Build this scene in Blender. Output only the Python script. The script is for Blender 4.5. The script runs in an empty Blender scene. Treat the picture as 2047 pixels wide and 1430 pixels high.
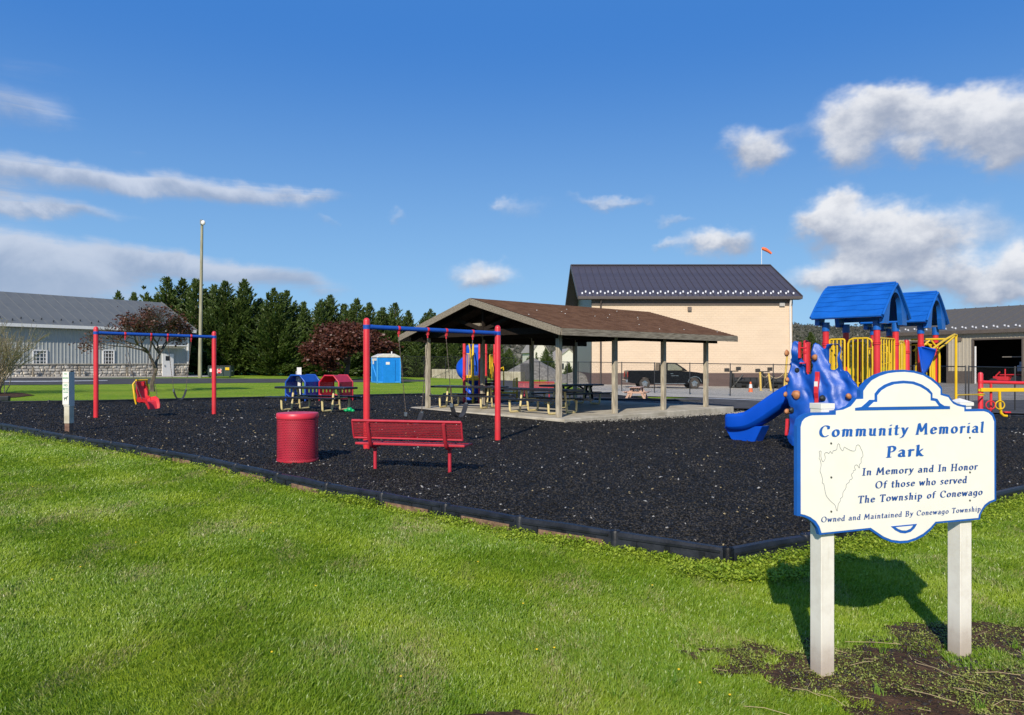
import bpy, bmesh, math, random
import numpy as np
from mathutils import Vector, Matrix, noise as mnoise
PI = math.pi; R = math.radians
random.seed(7); rng = np.random.default_rng(11)
scene = bpy.context.scene
C = scene.collection

# ------------------------------------------------------------------ camera, world, sun, exposure
EYE, FPX, HOR, CX = 1.70, 1500.0, 727.0, 1023.5
cam_d = bpy.data.cameras.new('camera'); cam = bpy.data.objects.new('camera', cam_d); C.objects.link(cam)
cam_d.sensor_width = 36.0; cam_d.lens = FPX / 2047 * 36.0
cam_d.shift_y = (HOR - 715.0) / 2047.0
cam_d.clip_start = 0.05; cam_d.clip_end = 6000
cam.location = (0, 0, EYE); cam.rotation_euler = (R(90), 0, 0)
scene.camera = cam
SUN_AZ, SUN_EL = R(14.7), R(33)
scene.view_settings.view_transform = 'Standard'
scene.view_settings.look = 'None'
scene.view_settings.exposure = 0.12
scene.view_settings.gamma = 1.0
scene.view_settings.use_curve_mapping = False
scene.render.engine = 'CYCLES'
sun_d = bpy.data.lights.new('sun', 'SUN'); sun_d.energy = 4.7; sun_d.angle = R(0.5); sun_d.color = (1.0, 0.92, 0.80)
sun = bpy.data.objects.new('sun', sun_d); C.objects.link(sun)
Ldir = Vector((math.sin(SUN_AZ) * math.cos(SUN_EL), math.cos(SUN_AZ) * math.cos(SUN_EL), -math.sin(SUN_EL)))
sun.rotation_euler = Ldir.to_track_quat('-Z', 'Y').to_euler(); sun.location = (-5, -10, 20)

class NT:
    """tiny helper to write node trees"""
    def __init__(s, nt): s.nt = nt; s.l = nt.links
    def n(s, t, **kw):
        nd = s.nt.nodes.new(t)
        for k, v in kw.items(): setattr(nd, k, v)
        return nd
    def put(s, sock, v):
        if isinstance(v, bpy.types.NodeSocket): s.l.new(v, sock)
        elif v is not None:
            if hasattr(sock.default_value, '__len__') and not hasattr(v, '__len__'): v = (v,) * len(sock.default_value)
            if hasattr(sock.default_value, '__len__') and len(sock.default_value) == 4 and len(v) == 3: v = (*v, 1)
            sock.default_value = v
    def m(s, op, a, b=None, c=None, clamp=False):
        nd = s.n('ShaderNodeMath', operation=op, use_clamp=clamp)
        s.put(nd.inputs[0], a)
        if b is not None: s.put(nd.inputs[1], b)
        if c is not None: s.put(nd.inputs[2], c)
        return nd.outputs[0]
    def mix(s, f, a, b, blend='MIX'):
        nd = s.n('ShaderNodeMix', data_type='RGBA', blend_type=blend)
        s.put(nd.inputs[0], f); s.put(nd.inputs[6], a); s.put(nd.inputs[7], b)
        return nd.outputs[2]
    def ss(s, v, a, b, lo=0.0, hi=1.0):
        nd = s.n('ShaderNodeMapRange', interpolation_type='SMOOTHSTEP')
        s.put(nd.inputs[0], v); s.put(nd.inputs[1], a); s.put(nd.inputs[2], b); s.put(nd.inputs[3], lo); s.put(nd.inputs[4], hi)
        return nd.outputs[0]
    def noise(s, vec, scale, detail=4, rough=.55, dist=0):
        nd = s.n('ShaderNodeTexNoise'); s.put(nd.inputs['Vector'], vec)
        nd.inputs['Scale'].default_value = scale; nd.inputs['Detail'].default_value = detail
        nd.inputs['Roughness'].default_value = rough; nd.inputs['Distortion'].default_value = dist
        return nd.outputs[0]
    def mapping(s, vec, scale=(1, 1, 1), rot=(0, 0, 0), loc=(0, 0, 0)):
        nd = s.n('ShaderNodeMapping'); s.put(nd.inputs[0], vec)
        nd.inputs['Scale'].default_value = scale; nd.inputs['Rotation'].default_value = rot; nd.inputs['Location'].default_value = loc
        return nd.outputs[0]
    def bump(s, h, strength, dist):
        nd = s.n('ShaderNodeBump'); s.put(nd.inputs['Height'], h)
        nd.inputs['Strength'].default_value = strength; nd.inputs['Distance'].default_value = dist
        return nd.outputs[0]

def build_world():
    w = bpy.data.worlds.new('World'); scene.world = w; w.use_nodes = True
    t = NT(w.node_tree); w.node_tree.nodes.clear()
    out = t.n('ShaderNodeOutputWorld'); bg = t.n('ShaderNodeBackground'); t.l.new(bg.outputs[0], out.inputs[0])
    bg.inputs[1].default_value = 0.10
    sky = t.n('ShaderNodeTexSky', sky_type='NISHITA'); sky.sun_disc = False
    sky.sun_elevation = SUN_EL; sky.sun_rotation = PI + SUN_AZ; sky.altitude = 200
    sky.air_density = 0.95; sky.dust_density = 0.25; sky.ozone_density = 2.2
    co = t.n('ShaderNodeTexCoord').outputs['Generated']
    sp = t.n('ShaderNodeSeparateXYZ'); t.l.new(co, sp.inputs[0]); x, y, z = sp.outputs
    az = t.m('ARCTAN2', x, y)
    hyp = t.m('MAXIMUM', t.m('SQRT', t.m('ADD', t.m('MULTIPLY', x, x), t.m('MULTIPLY', y, y))), 1e-4)
    v = t.m('DIVIDE', z, hyp)
    cmb = t.n('ShaderNodeCombineXYZ'); t.l.new(az, cmb.inputs[0]); t.l.new(t.m('MULTIPLY', v, 1.25), cmb.inputs[1])
    uv = cmb.outputs[0]
    n1 = t.noise(uv, 9.0, 7, .58, .25); n2 = t.noise(uv, 26.0, 6, .6)
    st = t.mapping(uv, (2.2, 15, 1), (0, 0, R(-7)))
    n3 = t.noise(st, 2.4, 9, .68, .7)
    # warp the coordinates a little so that no cloud keeps an elliptic outline
    azw = t.m('ADD', az, t.m('MULTIPLY', t.m('SUBTRACT', t.noise(uv, 14, 4, .6), .5), .075))
    vw = t.m('ADD', v, t.m('MULTIPLY', t.m('SUBTRACT', t.noise(t.mapping(uv, loc=(3.1, 1.7, 5)), 15, 4, .6), .5), .06))
    def blobs(lst, azs, vs):
        tot = None; top = None
        for (cx, cy, bw, bh, o) in lst:
            rr = math.sqrt(FPX ** 2 + (cx - CX) ** 2)
            a0 = math.atan((cx - CX) / FPX); v0 = (HOR - cy) / rr
            iw = 1.0 / (bw * FPX / (rr * rr)); ih = 1.0 / (bh / rr)
            du = t.m('MULTIPLY', t.m('SUBTRACT', azs, a0), iw); dv = t.m('MULTIPLY', t.m('SUBTRACT', vs, v0), ih)
            g = t.m('EXPONENT', t.m('MULTIPLY', t.m('ADD', t.m('MULTIPLY', du, du), t.m('MULTIPLY', dv, dv)), -0.9))
            g = t.m('MULTIPLY', g, o); gd = t.m('MULTIPLY', g, dv)
            tot = g if tot is None else t.m('ADD', tot, g)
            top = gd if top is None else t.m('ADD', top, gd)
        return tot, t.m('DIVIDE', top, t.m('MAXIMUM', tot, 1e-4))
    cum = [(1771, 200, 62, 34, 1), (1721, 245, 85, 52, 1), (1700, 318, 52, 36, .85), (1820, 300, 42, 34, .8), (1881, 220, 90, 36, 1),
           (1960, 250, 85, 50, 1), (2040, 250, 90, 62, 1.1), (2010, 325, 60, 36, .7), (1496, 285, 52, 36, .95), (1525, 312, 48, 24, .7),
           (1484, 342, 24, 24, .35), (1570, 262, 45, 18, .3), (1640, 436, 48, 38, 1.05), (1678, 405, 36, 26, .9), (1725, 460, 100, 46, 1.2),
           (1815, 472, 90, 40, 1.1), (1770, 517, 85, 24, .8), (1872, 492, 55, 24, .7), (1665, 562, 62, 30, .95), (1740, 552, 70, 24, .8),
           (1846, 552, 70, 28, .9), (1938, 555, 75, 42, 1.15), (2015, 590, 75, 26, 1.05), (2045, 525, 45, 36, 1.0), (1935, 420, 85, 30, .42),
           (1990, 458, 60, 32, .42), (1446, 494, 60, 30, .5), (965, 553, 60, 28, 1), (1045, 420, 50, 28, .42), (1000, 405, 30, 14, .35), (1210, 402, 85, 14, .6),
           (1345, 437, 60, 13, .5), (797, 437, 30, 12, .45), (655, 445, 28, 13, .45), (1322, 489, 30, 12, .45), (1400, 485, 60, 22, .5), (1480, 480, 40, 26, .6), (2200, 300, 130, 90, .9), (2230, 560, 120, 50, .9),
           (1300, 545, 90, 30, .22), (1560, 560, 70, 26, .3)]
    strat = [(60, 345, 200, 28, 1.0), (300, 368, 170, 22, 1.0), (500, 393, 130, 24, 1.1), (625, 390, 70, 11, .7), (80, 415, 190, 14, 1.0),
             (-40, 385, 150, 45, .6), (30, 215, 130, 45, .75), (60, 130, 160, 30, .35), (295, 310, 30, 16, .35),
             (20, 490, 220, 34, 1.3), (60, 545, 190, 38, 1.5), (300, 530, 170, 26, 1.3), (480, 545, 130, 20, 1.2), (600, 574, 110, 20, .9), (150, 590, 200, 24, .8), (40, 525, 120, 26, 1.2), (130, 545, 110, 24, 1.0), (-300, 300, 250, 90, .8), (-350, 520, 300, 50, .9)]
    G, T = blobs(cum, azw, vw)
    S, TS = blobs(strat, azw, t.m('ADD', v, t.m('MULTIPLY', t.m('SUBTRACT', n1, .5), .05)))
    dens = t.m('MULTIPLY', G, t.m('ADD', t.m('MULTIPLY', n1, 1.25), t.m('ADD', t.m('MULTIPLY', n2, .5), -.02)))
    alpha = t.ss(dens, .16, .90)
    sdens = t.m('MULTIPLY', S, t.m('ADD', t.m('MULTIPLY', n3, 1.9), t.m('MULTIPLY', n1, .25)))
    salpha = t.m('MULTIPLY', t.ss(sdens, .25, 1.45), .82)
    # generic scattered clouds behind and beside the camera
    back = t.ss(t.m('ABSOLUTE', az), .75, 1.0)
    gen = t.m('MULTIPLY', t.m('MULTIPLY', t.ss(t.noise(uv, 3.5, 7, .6), .52, .68), back), t.ss(v, .02, .1))
    lit = t.ss(t.m('ADD', T, t.m('ADD', t.m('MULTIPLY', t.m('SUBTRACT', n2, .5), 1.5), t.m('MULTIPLY', t.m('SUBTRACT', n1, .5), 1.6))), -.75, .75)
    ccol = t.mix(lit, (3.3, 3.8, 4.9), (7.9, 8.0, 8.3))
    slit = t.ss(t.m('ADD', TS, t.m('MULTIPLY', t.m('SUBTRACT', n1, .5), 3.4)), -1.0, .95)
    scol = t.mix(t.m('MULTIPLY', slit, t.ss(v, .06, .20, .55, 1.0)), (3.1, 3.75, 5.1), (6.4, 6.8, 7.7))
    # clear sky: physical sky, colour-graded towards the deep blue of the photograph, one law for the whole dome
    hs = t.n('ShaderNodeHueSaturation'); hs.inputs['Hue'].default_value = .5; hs.inputs['Saturation'].default_value = 1.16; hs.inputs['Value'].default_value = 1.0
    t.l.new(sky.outputs[0], hs.inputs['Color'])
    tint = t.mix(1.0, hs.outputs[0], (1.0, 1.06, 1.16), 'MULTIPLY')
    grad = t.mix(t.ss(v, -.12, .46), (3.2, 5.8, 8.3), (.50, 2.05, 5.9))
    base = t.mix(.90, tint, grad)
    c = t.mix(salpha, base, scol); c = t.mix(t.m('MULTIPLY', alpha, .96), c, ccol); c = t.mix(t.m('MULTIPLY', gen, .8), c, (6, 6.2, 6.8))
    t.l.new(c, bg.inputs[0])
build_world()

# ------------------------------------------------------------------ the lie of the land and pixel -> place helpers
MU = 0.06                       # mulch surface above the lawn
def gz(x, y=0):
    """the park falls about 1.6 % from left to right, then comes up again towards the yard"""
    if x < -45: return .0165 * 45
    if x < 22: return -.0165 * x
    if x < 42: return -.363 + .01815 * (x - 22)
    return 0.0
gzv = np.vectorize(gz)
def P(px, py, h=0.0):
    z = 0
    for _ in range(30):
        d = (EYE - z - h) * FPX / (py - HOR); x = (px - CX) / FPX * d; z = gz(x)
    return Vector((x, d, z + h))
def D(px, d, h=0.0):
    x = (px - CX) / FPX * d
    return Vector((x, d, gz(x) + h))
def zat(py, d): return EYE + (HOR - py) * d / FPX

# ------------------------------------------------------------------ mesh builder
class MB:
    def __init__(s): s.v = []; s.f = []
    def add(s, vs, fs):
        b = len(s.v); s.v += [tuple(q) for q in vs]; s.f += [tuple(b + i for i in f) for f in fs]; return s
    def box(s, c, size, rz=0, rx=0, ry=0, M=None):
        hx, hy, hz = size[0] / 2, size[1] / 2, size[2] / 2
        m = Matrix.Translation(c) @ Matrix.Rotation(rz, 4, 'Z') @ Matrix.Rotation(ry, 4, 'Y') @ Matrix.Rotation(rx, 4, 'X')
        if M: m = M @ m
        vs = [m @ Vector((a * hx, b * hy, d * hz)) for d in (-1, 1) for b in (-1, 1) for a in (-1, 1)]
        return s.add(vs, [(0, 2, 3, 1), (4, 5, 7, 6), (0, 1, 5, 4), (2, 6, 7, 3), (0, 4, 6, 2), (1, 3, 7, 5)])
    def bar(s, a, b, w, h):
        """rectangular bar from a to b, w across (horizontal), h the other way"""
        a, b = Vector(a), Vector(b); d = (b - a)
        dn = d.normalized(); up = Vector((0, 0, 1)) if abs(dn.z) < .95 else Vector((0, 1, 0))
        sx = dn.cross(up).normalized(); sz = sx.cross(dn).normalized()
        vs = [p + sx * (i * w / 2) + sz * (j * h / 2) for p in (a, b) for (i, j) in ((-1, -1), (1, -1), (1, 1), (-1, 1))]
        return s.add(vs, [(3, 2, 1, 0), (4, 5, 6, 7), (0, 1, 5, 4), (1, 2, 6, 5), (2, 3, 7, 6), (3, 0, 4, 7)])
    def sweep(s, prof, path, up=(0, 0, 1), closed=True, caps=True, scale=None):
        """prof: 2D points (side, up); path: 3D points"""
        path = [Vector(p) for p in path]; up = Vector(up); n = len(prof); b = len(s.v)
        for i, p in enumerate(path):
            d = (path[min(i + 1, len(path) - 1)] - path[max(i - 1, 0)]).normalized()
            sx = d.cross(up); sx = sx.normalized() if sx.length > 1e-4 else Vector((1, 0, 0)); sz = sx.cross(d).normalized()
            k = scale[i] if scale else 1
            for (a, c) in prof: s.v.append(tuple(p + sx * a * k + sz * c * k))
        m = n if closed else n - 1
        for i in range(len(path) - 1):
            for j in range(m):
                q = (j + 1) % n
                s.f.append((b + i * n + j, b + i * n + q, b + (i + 1) * n + q, b + (i + 1) * n + j))
        if caps and closed:
            s.f.append(tuple(b + j for j in reversed(range(n)))); e = b + (len(path) - 1) * n
            s.f.append(tuple(e + j for j in range(n)))
        return s
    def tube(s, path, r, seg=8, caps=True):
        path = [Vector(p) for p in path]; b = len(s.v)
        rs = r if hasattr(r, '__len__') else [r] * len(path)
        d0 = (path[1] - path[0]).normalized()
        u = d0.orthogonal().normalized()
        for i, p in enumerate(path):
            d = (path[min(i + 1, len(path) - 1)] - path[max(i - 1, 0)]).normalized()
            u = (u - d * u.dot(d)); u = u.normalized() if u.length > 1e-6 else d.orthogonal().normalized()
            w = d.cross(u)
            for k in range(seg):
                a = 2 * PI * k / seg
                s.v.append(tuple(p + (u * math.cos(a) + w * math.sin(a)) * rs[i]))
        for i in range(len(path) - 1):
            for k in range(seg):
                q = (k + 1) % seg
                s.f.append((b + i * seg + k, b + i * seg + q, b + (i + 1) * seg + q, b + (i + 1) * seg + k))
        if caps:
            s.f.append(tuple(b + k for k in reversed(range(seg)))); e = b + (len(path) - 1) * seg
            s.f.append(tuple(e + k for k in range(seg)))
        return s
    def lathe(s, prof, c=(0, 0, 0), seg=24, cap=True):
        b = len(s.v); n = len(prof)
        for (r, z) in prof:
            for k in range(seg):
                a = 2 * PI * k / seg; s.v.append((c[0] + r * math.cos(a), c[1] + r * math.sin(a), c[2] + z))
        for i in range(n - 1):
            for k in range(seg):
                q = (k + 1) % seg
                s.f.append((b + i * seg + k, b + i * seg + q, b + (i + 1) * seg + q, b + (i + 1) * seg + k))
        if cap:
            if prof[0][0] > 1e-4: s.f.append(tuple(b + k for k in reversed(range(seg))))
            if prof[-1][0] > 1e-4: s.f.append(tuple(b + (n - 1) * seg + k for k in range(seg)))
        return s
    def prism(s, poly, y0, y1, axis='y'):
        """poly: 2D outline (x,z) extruded in y (or (x,y) extruded in z for axis 'z', (y,z) in x for axis 'x')"""
        n = len(poly); ar = sum(poly[i][0] * poly[(i + 1) % n][1] - poly[(i + 1) % n][0] * poly[i][1] for i in range(n))
        if ar < 0: poly = list(reversed(poly))
        f = {'y': lambda a, b, t: (a, t, b), 'z': lambda a, b, t: (a, b, t), 'x': lambda a, b, t: (t, a, b)}[axis]
        vs = [f(a, c, y0) for a, c in poly] + [f(a, c, y1) for a, c in poly]
        fs = [tuple(range(n)), tuple(reversed(range(n, 2 * n)))] + [((i + 1) % n, i, i + n, (i + 1) % n + n) for i in range(n)]
        if axis in 'zx': fs = [tuple(reversed(q)) for q in fs]
        if (y1 - y0) < 0: fs = [tuple(reversed(q)) for q in fs]
        return s.add(vs, fs)
    def ball(s, c, r, seg=10, rings=6):
        rr = r if hasattr(r, '__len__') else (r, r, r); b = len(s.v)
        for i in range(rings + 1):
            ph = PI * i / rings
            for k in range(seg):
                a = 2 * PI * k / seg
                s.v.append((c[0] + rr[0] * math.sin(ph) * math.cos(a), c[1] + rr[1] * math.sin(ph) * math.sin(a), c[2] - rr[2] * math.cos(ph)))
        for i in range(rings):
            for k in range(seg):
                q = (k + 1) % seg
                s.f.append((b + i * seg + k, b + i * seg + q, b + (i + 1) * seg + q, b + (i + 1) * seg + k))
        return s
    def build(s, name, mat, parent=None, smooth=False, bevel=0, loc=None, rz=0, kind=None, label=None):
        me = bpy.data.meshes.new(name); me.from_pydata(s.v, [], s.f); me.validate()
        return link(me, name, mat, parent, smooth, bevel, loc, rz, kind, label)

def link(me, name, mat, parent=None, smooth=False, bevel=0, loc=None, rz=0, kind=None, label=None):
    if mat is not None and not me.materials: me.materials.append(mat)
    if smooth: me.shade_smooth(); me.set_sharp_from_angle(angle=R(38))
    o = bpy.data.objects.new(name, me); C.objects.link(o)
    if parent: o.parent = parent
    if loc is not None: o.location = loc
    o.rotation_euler = (0, 0, rz)
    if bevel:
        b = o.modifiers.new('bevel', 'BEVEL'); b.width = bevel; b.segments = 2; b.limit_method = 'ANGLE'
    if kind: o['kind'] = kind
    if label: o['label'] = label
    return o
def tag(o, label, cat=None, group=None, kind=None):
    o['label'] = label
    if cat: o['category'] = cat
    if group: o['group'] = group
    if kind: o['kind'] = kind
    return o
def thing(name, label, cat, loc=(0, 0, 0), rz=0, group=None):
    o = bpy.data.objects.new(name, None); C.objects.link(o); o.empty_display_size = .1
    o.location = loc; o.rotation_euler = (0, 0, rz); return tag(o, label, cat, group)
def inst(src, parent, loc=None, rot=None, scale=None):
    o = src.copy(); C.objects.link(o); o.parent = parent
    if loc is not None: o.location = loc
    if rot is not None: o.rotation_euler = rot
    if scale is not None: o.scale = scale
    return o
def dup(root, loc, rz, label, group=None, scale=None):
    r = root.copy(); C.objects.link(r); r.location = loc; r.rotation_euler = (0, 0, rz); r['label'] = label
    if group: r['group'] = group
    if scale: r.scale = scale
    for ch in list(root.children):
        c = ch.copy(); C.objects.link(c); c.parent = r
        for g in list(ch.children):
            e = g.copy(); C.objects.link(e); e.parent = c
    return r
def npmesh(name, V, F, mat, attr=None):
    """V (n,3), F (m,3 or 4) -> mesh, fast"""
    me = bpy.data.meshes.new(name); k = F.shape[1]; m = len(F)
    me.vertices.add(len(V)); me.vertices.foreach_set('co', np.ascontiguousarray(V, dtype=np.float32).ravel())
    me.loops.add(m * k); me.loops.foreach_set('vertex_index', np.ascontiguousarray(F, dtype=np.int32).ravel())
    me.polygons.add(m); me.polygons.foreach_set('loop_start', np.arange(0, m * k, k, dtype=np.int32))
    me.polygons.foreach_set('loop_total', np.full(m, k, dtype=np.int32))
    if attr is not None:
        a = me.attributes.new('rnd', 'FLOAT', 'POINT'); a.data.foreach_set('value', attr.astype(np.float32))
    me.update(calc_edges=True); me.materials.append(mat)
    return me

# ------------------------------------------------------------------ materials
MATS = {}
def mk(name, col, rough=.6, metal=0.0, var=.12, scale=6.0, bump=0.0, bscale=None, spec=.5, col2=None, stretch=(1, 1, 1), coat=0, bdist=.01, dirt=0):
    m = bpy.data.materials.new(name); m.use_nodes = True; t = NT(m.node_tree)
    b = m.node_tree.nodes['Principled BSDF']; MATS[name] = m
    co = t.n('ShaderNodeTexCoord').outputs['Object']; co = t.mapping(co, stretch)
    n = t.noise(co, scale, 6, .6)
    c2 = col2 if col2 else tuple(min(1, c * (1 + var)) for c in col)
    c1 = tuple(c * (1 - var) for c in col) if not col2 else col
    f = t.ss(n, .3, .7); c = t.mix(f, c1, c2)
    if dirt:
        g = t.ss(t.noise(co, scale * .35, 8, .7), .48, .75, 0, dirt); c = t.mix(g, c, (.16, .12, .085))
    t.l.new(c, b.inputs['Base Color'])
    b.inputs['Roughness'].default_value = rough; b.inputs['Metallic'].default_value = metal
    b.inputs['Specular IOR Level'].default_value = spec
    if coat: b.inputs['Coat Weight'].default_value = coat
    if bump:
        h = t.noise(co, bscale or scale * 4, 6, .6); t.l.new(t.bump(h, bump, bdist), b.inputs['Normal'])
    rn = t.m('ADD', t.m('MULTIPLY', n, .25), rough - .12, clamp=True); t.l.new(rn, b.inputs['Roughness'])
    return m
def leafmat(name, ca, cb, trans=.3, attr=True, scale=.9, cc=None, nscale=1.2):
    m = bpy.data.materials.new(name); m.use_nodes = True; t = NT(m.node_tree); m.node_tree.nodes.clear(); MATS[name] = m
    out = t.n('ShaderNodeOutputMaterial')
    geo = t.n('ShaderNodeNewGeometry').outputs['Position']
    n = t.ss(t.noise(geo, nscale, 4, .6), .32, .68)
    c = t.mix(n, ca, cb)
    if attr:
        at = t.n('ShaderNodeAttribute'); at.attribute_name = 'rnd'
        c = t.mix(t.m('MULTIPLY', at.outputs['Fac'], .55), c, cc or tuple(k * 1.7 for k in cb))
    d = t.n('ShaderNodeBsdfDiffuse'); t.l.new(c, d.inputs[0]); tr = t.n('ShaderNodeBsdfTranslucent')
    t.l.new(t.mix(1, c, (1.1, 1.15, .6), 'MULTIPLY'), tr.inputs[0])
    gl = t.n('ShaderNodeBsdfGlossy'); gl.inputs['Roughness'].default_value = .45; gl.inputs[0].default_value = (1, 1, 1, 1)
    mx = t.n('ShaderNodeMixShader'); mx.inputs[0].default_value = trans; t.l.new(d.outputs[0], mx.inputs[1]); t.l.new(tr.outputs[0], mx.inputs[2])
    m2 = t.n('ShaderNodeMixShader'); m2.inputs[0].default_value = .025; t.l.new(mx.outputs[0], m2.inputs[1]); t.l.new(gl.outputs[0], m2.inputs[2])
    t.l.new(m2.outputs[0], out.inputs[0]); return m
def perfmat(name, col, pitch, rad, cyl=0.0):
    """punched sheet steel: real holes (transparent) in staggered rows; cyl = radius of the drum or 0 for a flat sheet in local x/z"""
    m = bpy.data.materials.new(name); m.use_nodes = True; t = NT(m.node_tree); b = m.node_tree.nodes['Principled BSDF']
    out = m.node_tree.nodes['Material Output']
    sp = t.n('ShaderNodeSeparateXYZ'); t.l.new(t.n('ShaderNodeTexCoord').outputs['Object'], sp.inputs[0]); x, y, z = sp.outputs
    u = t.m('MULTIPLY', t.m('ARCTAN2', y, x), cyl / pitch) if cyl else t.m('DIVIDE', x, pitch)
    v = t.m('DIVIDE', t.m('ADD', z, y) if not cyl else z, pitch * .86)
    row = t.m('FLOOR', v); u = t.m('ADD', u, t.m('MULTIPLY', row, .5))
    du = t.m('SUBTRACT', t.m('FRACT', t.m('ADD', u, 1000)), .5); dv = t.m('SUBTRACT', t.m('FRACT', t.m('ADD', v, 1000)), .5)
    r2 = t.m('ADD', t.m('MULTIPLY', du, du), t.m('MULTIPLY', dv, dv))
    hole = t.m('LESS_THAN', r2, rad * rad)
    c = t.mix(t.ss(t.noise(t.n('ShaderNodeTexCoord').outputs['Object'], 5, 6), .35, .7), col, tuple(k * .8 for k in col))
    t.l.new(c, b.inputs['Base Color']); b.inputs['Roughness'].default_value = .45
    tr = t.n('ShaderNodeBsdfTransparent'); mx = t.n('ShaderNodeMixShader'); t.l.new(hole, mx.inputs[0])
    t.l.new(b.outputs[0], mx.inputs[1]); t.l.new(tr.outputs[0], mx.inputs[2]); t.l.new(mx.outputs[0], out.inputs[0]); return m
def linkmat(name, col, pitch=.055, w=.1):
    """chain link wire: diagonal wires with open gaps, in local x (along) / z"""
    m = bpy.data.materials.new(name); m.use_nodes = True; t = NT(m.node_tree); b = m.node_tree.nodes['Principled BSDF']
    out = m.node_tree.nodes['Material Output']; b.inputs['Base Color'].default_value = (*col, 1); b.inputs['Roughness'].default_value = .5
    sp = t.n('ShaderNodeSeparateXYZ'); t.l.new(t.n('ShaderNodeTexCoord').outputs['Object'], sp.inputs[0]); x, y, z = sp.outputs
    a = t.m('FRACT', t.m('ADD', t.m('DIVIDE', t.m('ADD', x, z), pitch * 1.414), 1000)); c = t.m('FRACT', t.m('ADD', t.m('DIVIDE', t.m('SUBTRACT', x, z), pitch * 1.414), 1000))
    wire = t.m('MAXIMUM', t.m('LESS_THAN', a, w), t.m('LESS_THAN', c, w))
    tr = t.n('ShaderNodeBsdfTransparent'); mx = t.n('ShaderNodeMixShader'); t.l.new(wire, mx.inputs[0])
    t.l.new(tr.outputs[0], mx.inputs[1]); t.l.new(b.outputs[0], mx.inputs[2]); t.l.new(mx.outputs[0], out.inputs[0]); return m

RED = mk('red_paint', (.62, .025, .035), .38, var=.08, scale=3, dirt=.12)
REDV = mk('red_vinyl', (.45, .022, .04), .42, var=.12, scale=4, dirt=.2)
BLUE = mk('blue_plastic', (.006, .105, .44), .38, var=.1, scale=3, bump=.08, bscale=60)
BLUEP = mk('blue_paint', (.01, .07, .36), .35, var=.1, scale=3)
BLUES = mk('slide_blue', (.002, .07, .5), .32, var=.06, scale=2)
BLUEW = mk('wall_blue', (.004, .075, .40), .42, var=.15, scale=4, bump=.25, bscale=14, bdist=.02)
YEL = mk('yellow_paint', (.72, .46, .008), .4, var=.08, scale=4, dirt=.12)
WHITE = mk('white_vinyl', (.78, .74, .66), .45, var=.05, scale=3, dirt=.15)
SIGNW = mk('sign_white', (.83, .80, .70), .5, var=.03, scale=5, dirt=.04)
SIGNB = mk('sign_blue', (.008, .10, .42), .45, var=.08, scale=5)
BLACKP = mk('black_plastic', (.007, .008, .010), .45, spec=.3, var=.25, scale=5, bump=.25, bscale=40, col2=(.020, .023, .030))
BLACKM = mk('black_metal', (.012, .012, .014), .45, var=.2, scale=4)
RUBBER = mk('rubber', (.03, .03, .034), .7, var=.2, scale=10, bump=.3)
CREAM = mk('cream_paint', (.66, .54, .25), .5, var=.1, scale=7, dirt=.35)
WOOD = mk('weathered_timber', (.24, .205, .15), .9, spec=.15, scale=5, col2=(.50, .44, .33), stretch=(6, 6, .6), bump=.5, bscale=12, bdist=.01)
WOODH = mk('weathered_board', (.145, .12, .088), .9, spec=.15, scale=5, col2=(.31, .27, .205), stretch=(.6, 6, 6), bump=.5, bscale=12)
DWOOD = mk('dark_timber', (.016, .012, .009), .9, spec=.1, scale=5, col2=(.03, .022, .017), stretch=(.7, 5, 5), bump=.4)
CHAIN = mk('chain_steel', (.17, .13, .10), .55, metal=.5, var=.3, scale=30)
STEEL = mk('steel', (.5, .5, .5), .35, metal=.9, var=.1)
CONC = mk('concrete', (.35, .31, .23), .9, spec=.15, scale=2.2, col2=(.53, .48, .38), bump=.4, bscale=30, dirt=.35)
BROWNROOF = mk('roof_shingle', (.14, .072, .042), .95, spec=.06, scale=3, col2=(.215, .118, .07), bump=.6, bscale=25)
DARK = mk('dark_interior', (.012, .011, .010), .9)
GLASS = mk('window_glass', (.03, .035, .04), .08, var=.3, spec=.8)
# ================================================================== GROUND
def sheet(name, poly, h, mat, kind='structure', label=None):
    bm = bmesh.new(); f = bm.faces.new([bm.verts.new((x, y, 0)) for x, y in poly])
    if f.normal.z < 0 or f.calc_area() and (f.normal_update() or f.normal.z < 0): f.normal_flip()
    for xx in (-45, 22, 42):
        bmesh.ops.bisect_plane(bm, geom=bm.verts[:] + bm.edges[:] + bm.faces[:], plane_co=(xx, 0, 0), plane_no=(1, 0, 0))
    bmesh.ops.triangulate(bm, faces=bm.faces[:])
    for v in bm.verts: v.co.z = gz(v.co.x) + h
    me = bpy.data.meshes.new(name); bm.to_mesh(me); bm.free()
    return link(me, name, mat, kind=kind, label=label)
def pxpoly(pts, h=0.0): return [tuple(P(a, b, h)[:2]) for a, b in pts]
def xpoly(pts): return [tuple(p[:2]) for p in pts]

def ground_mat():
    m = bpy.data.materials.new('turf'); m.use_nodes = True; t = NT(m.node_tree); b = m.node_tree.nodes['Principled BSDF']
    g = t.n('ShaderNodeNewGeometry').outputs['Position']
    n = t.noise(g, .35, 5, .6); n2 = t.noise(g, 3.0, 5, .65); n3 = t.noise(g, 28, 4, .7)
    c = t.mix(t.ss(n, .35, .65), (.19, .32, .018), (.28, .38, .030))
    c = t.mix(t.m('MULTIPLY', t.ss(n2, .45, .7), .5), c, (.20, .21, .055))
    c = t.mix(t.m('MULTIPLY', t.ss(n3, .4, .7), .45), c, (.08, .15, .010))
    t.l.new(c, b.inputs['Base Color']); b.inputs['Roughness'].default_value = .95; b.inputs['Specular IOR Level'].default_value = .1
    t.l.new(t.bump(t.m('ADD', n3, t.m('MULTIPLY', n2, .6)), .9, .05), b.inputs['Normal']); return m
TURF = ground_mat()
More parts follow.
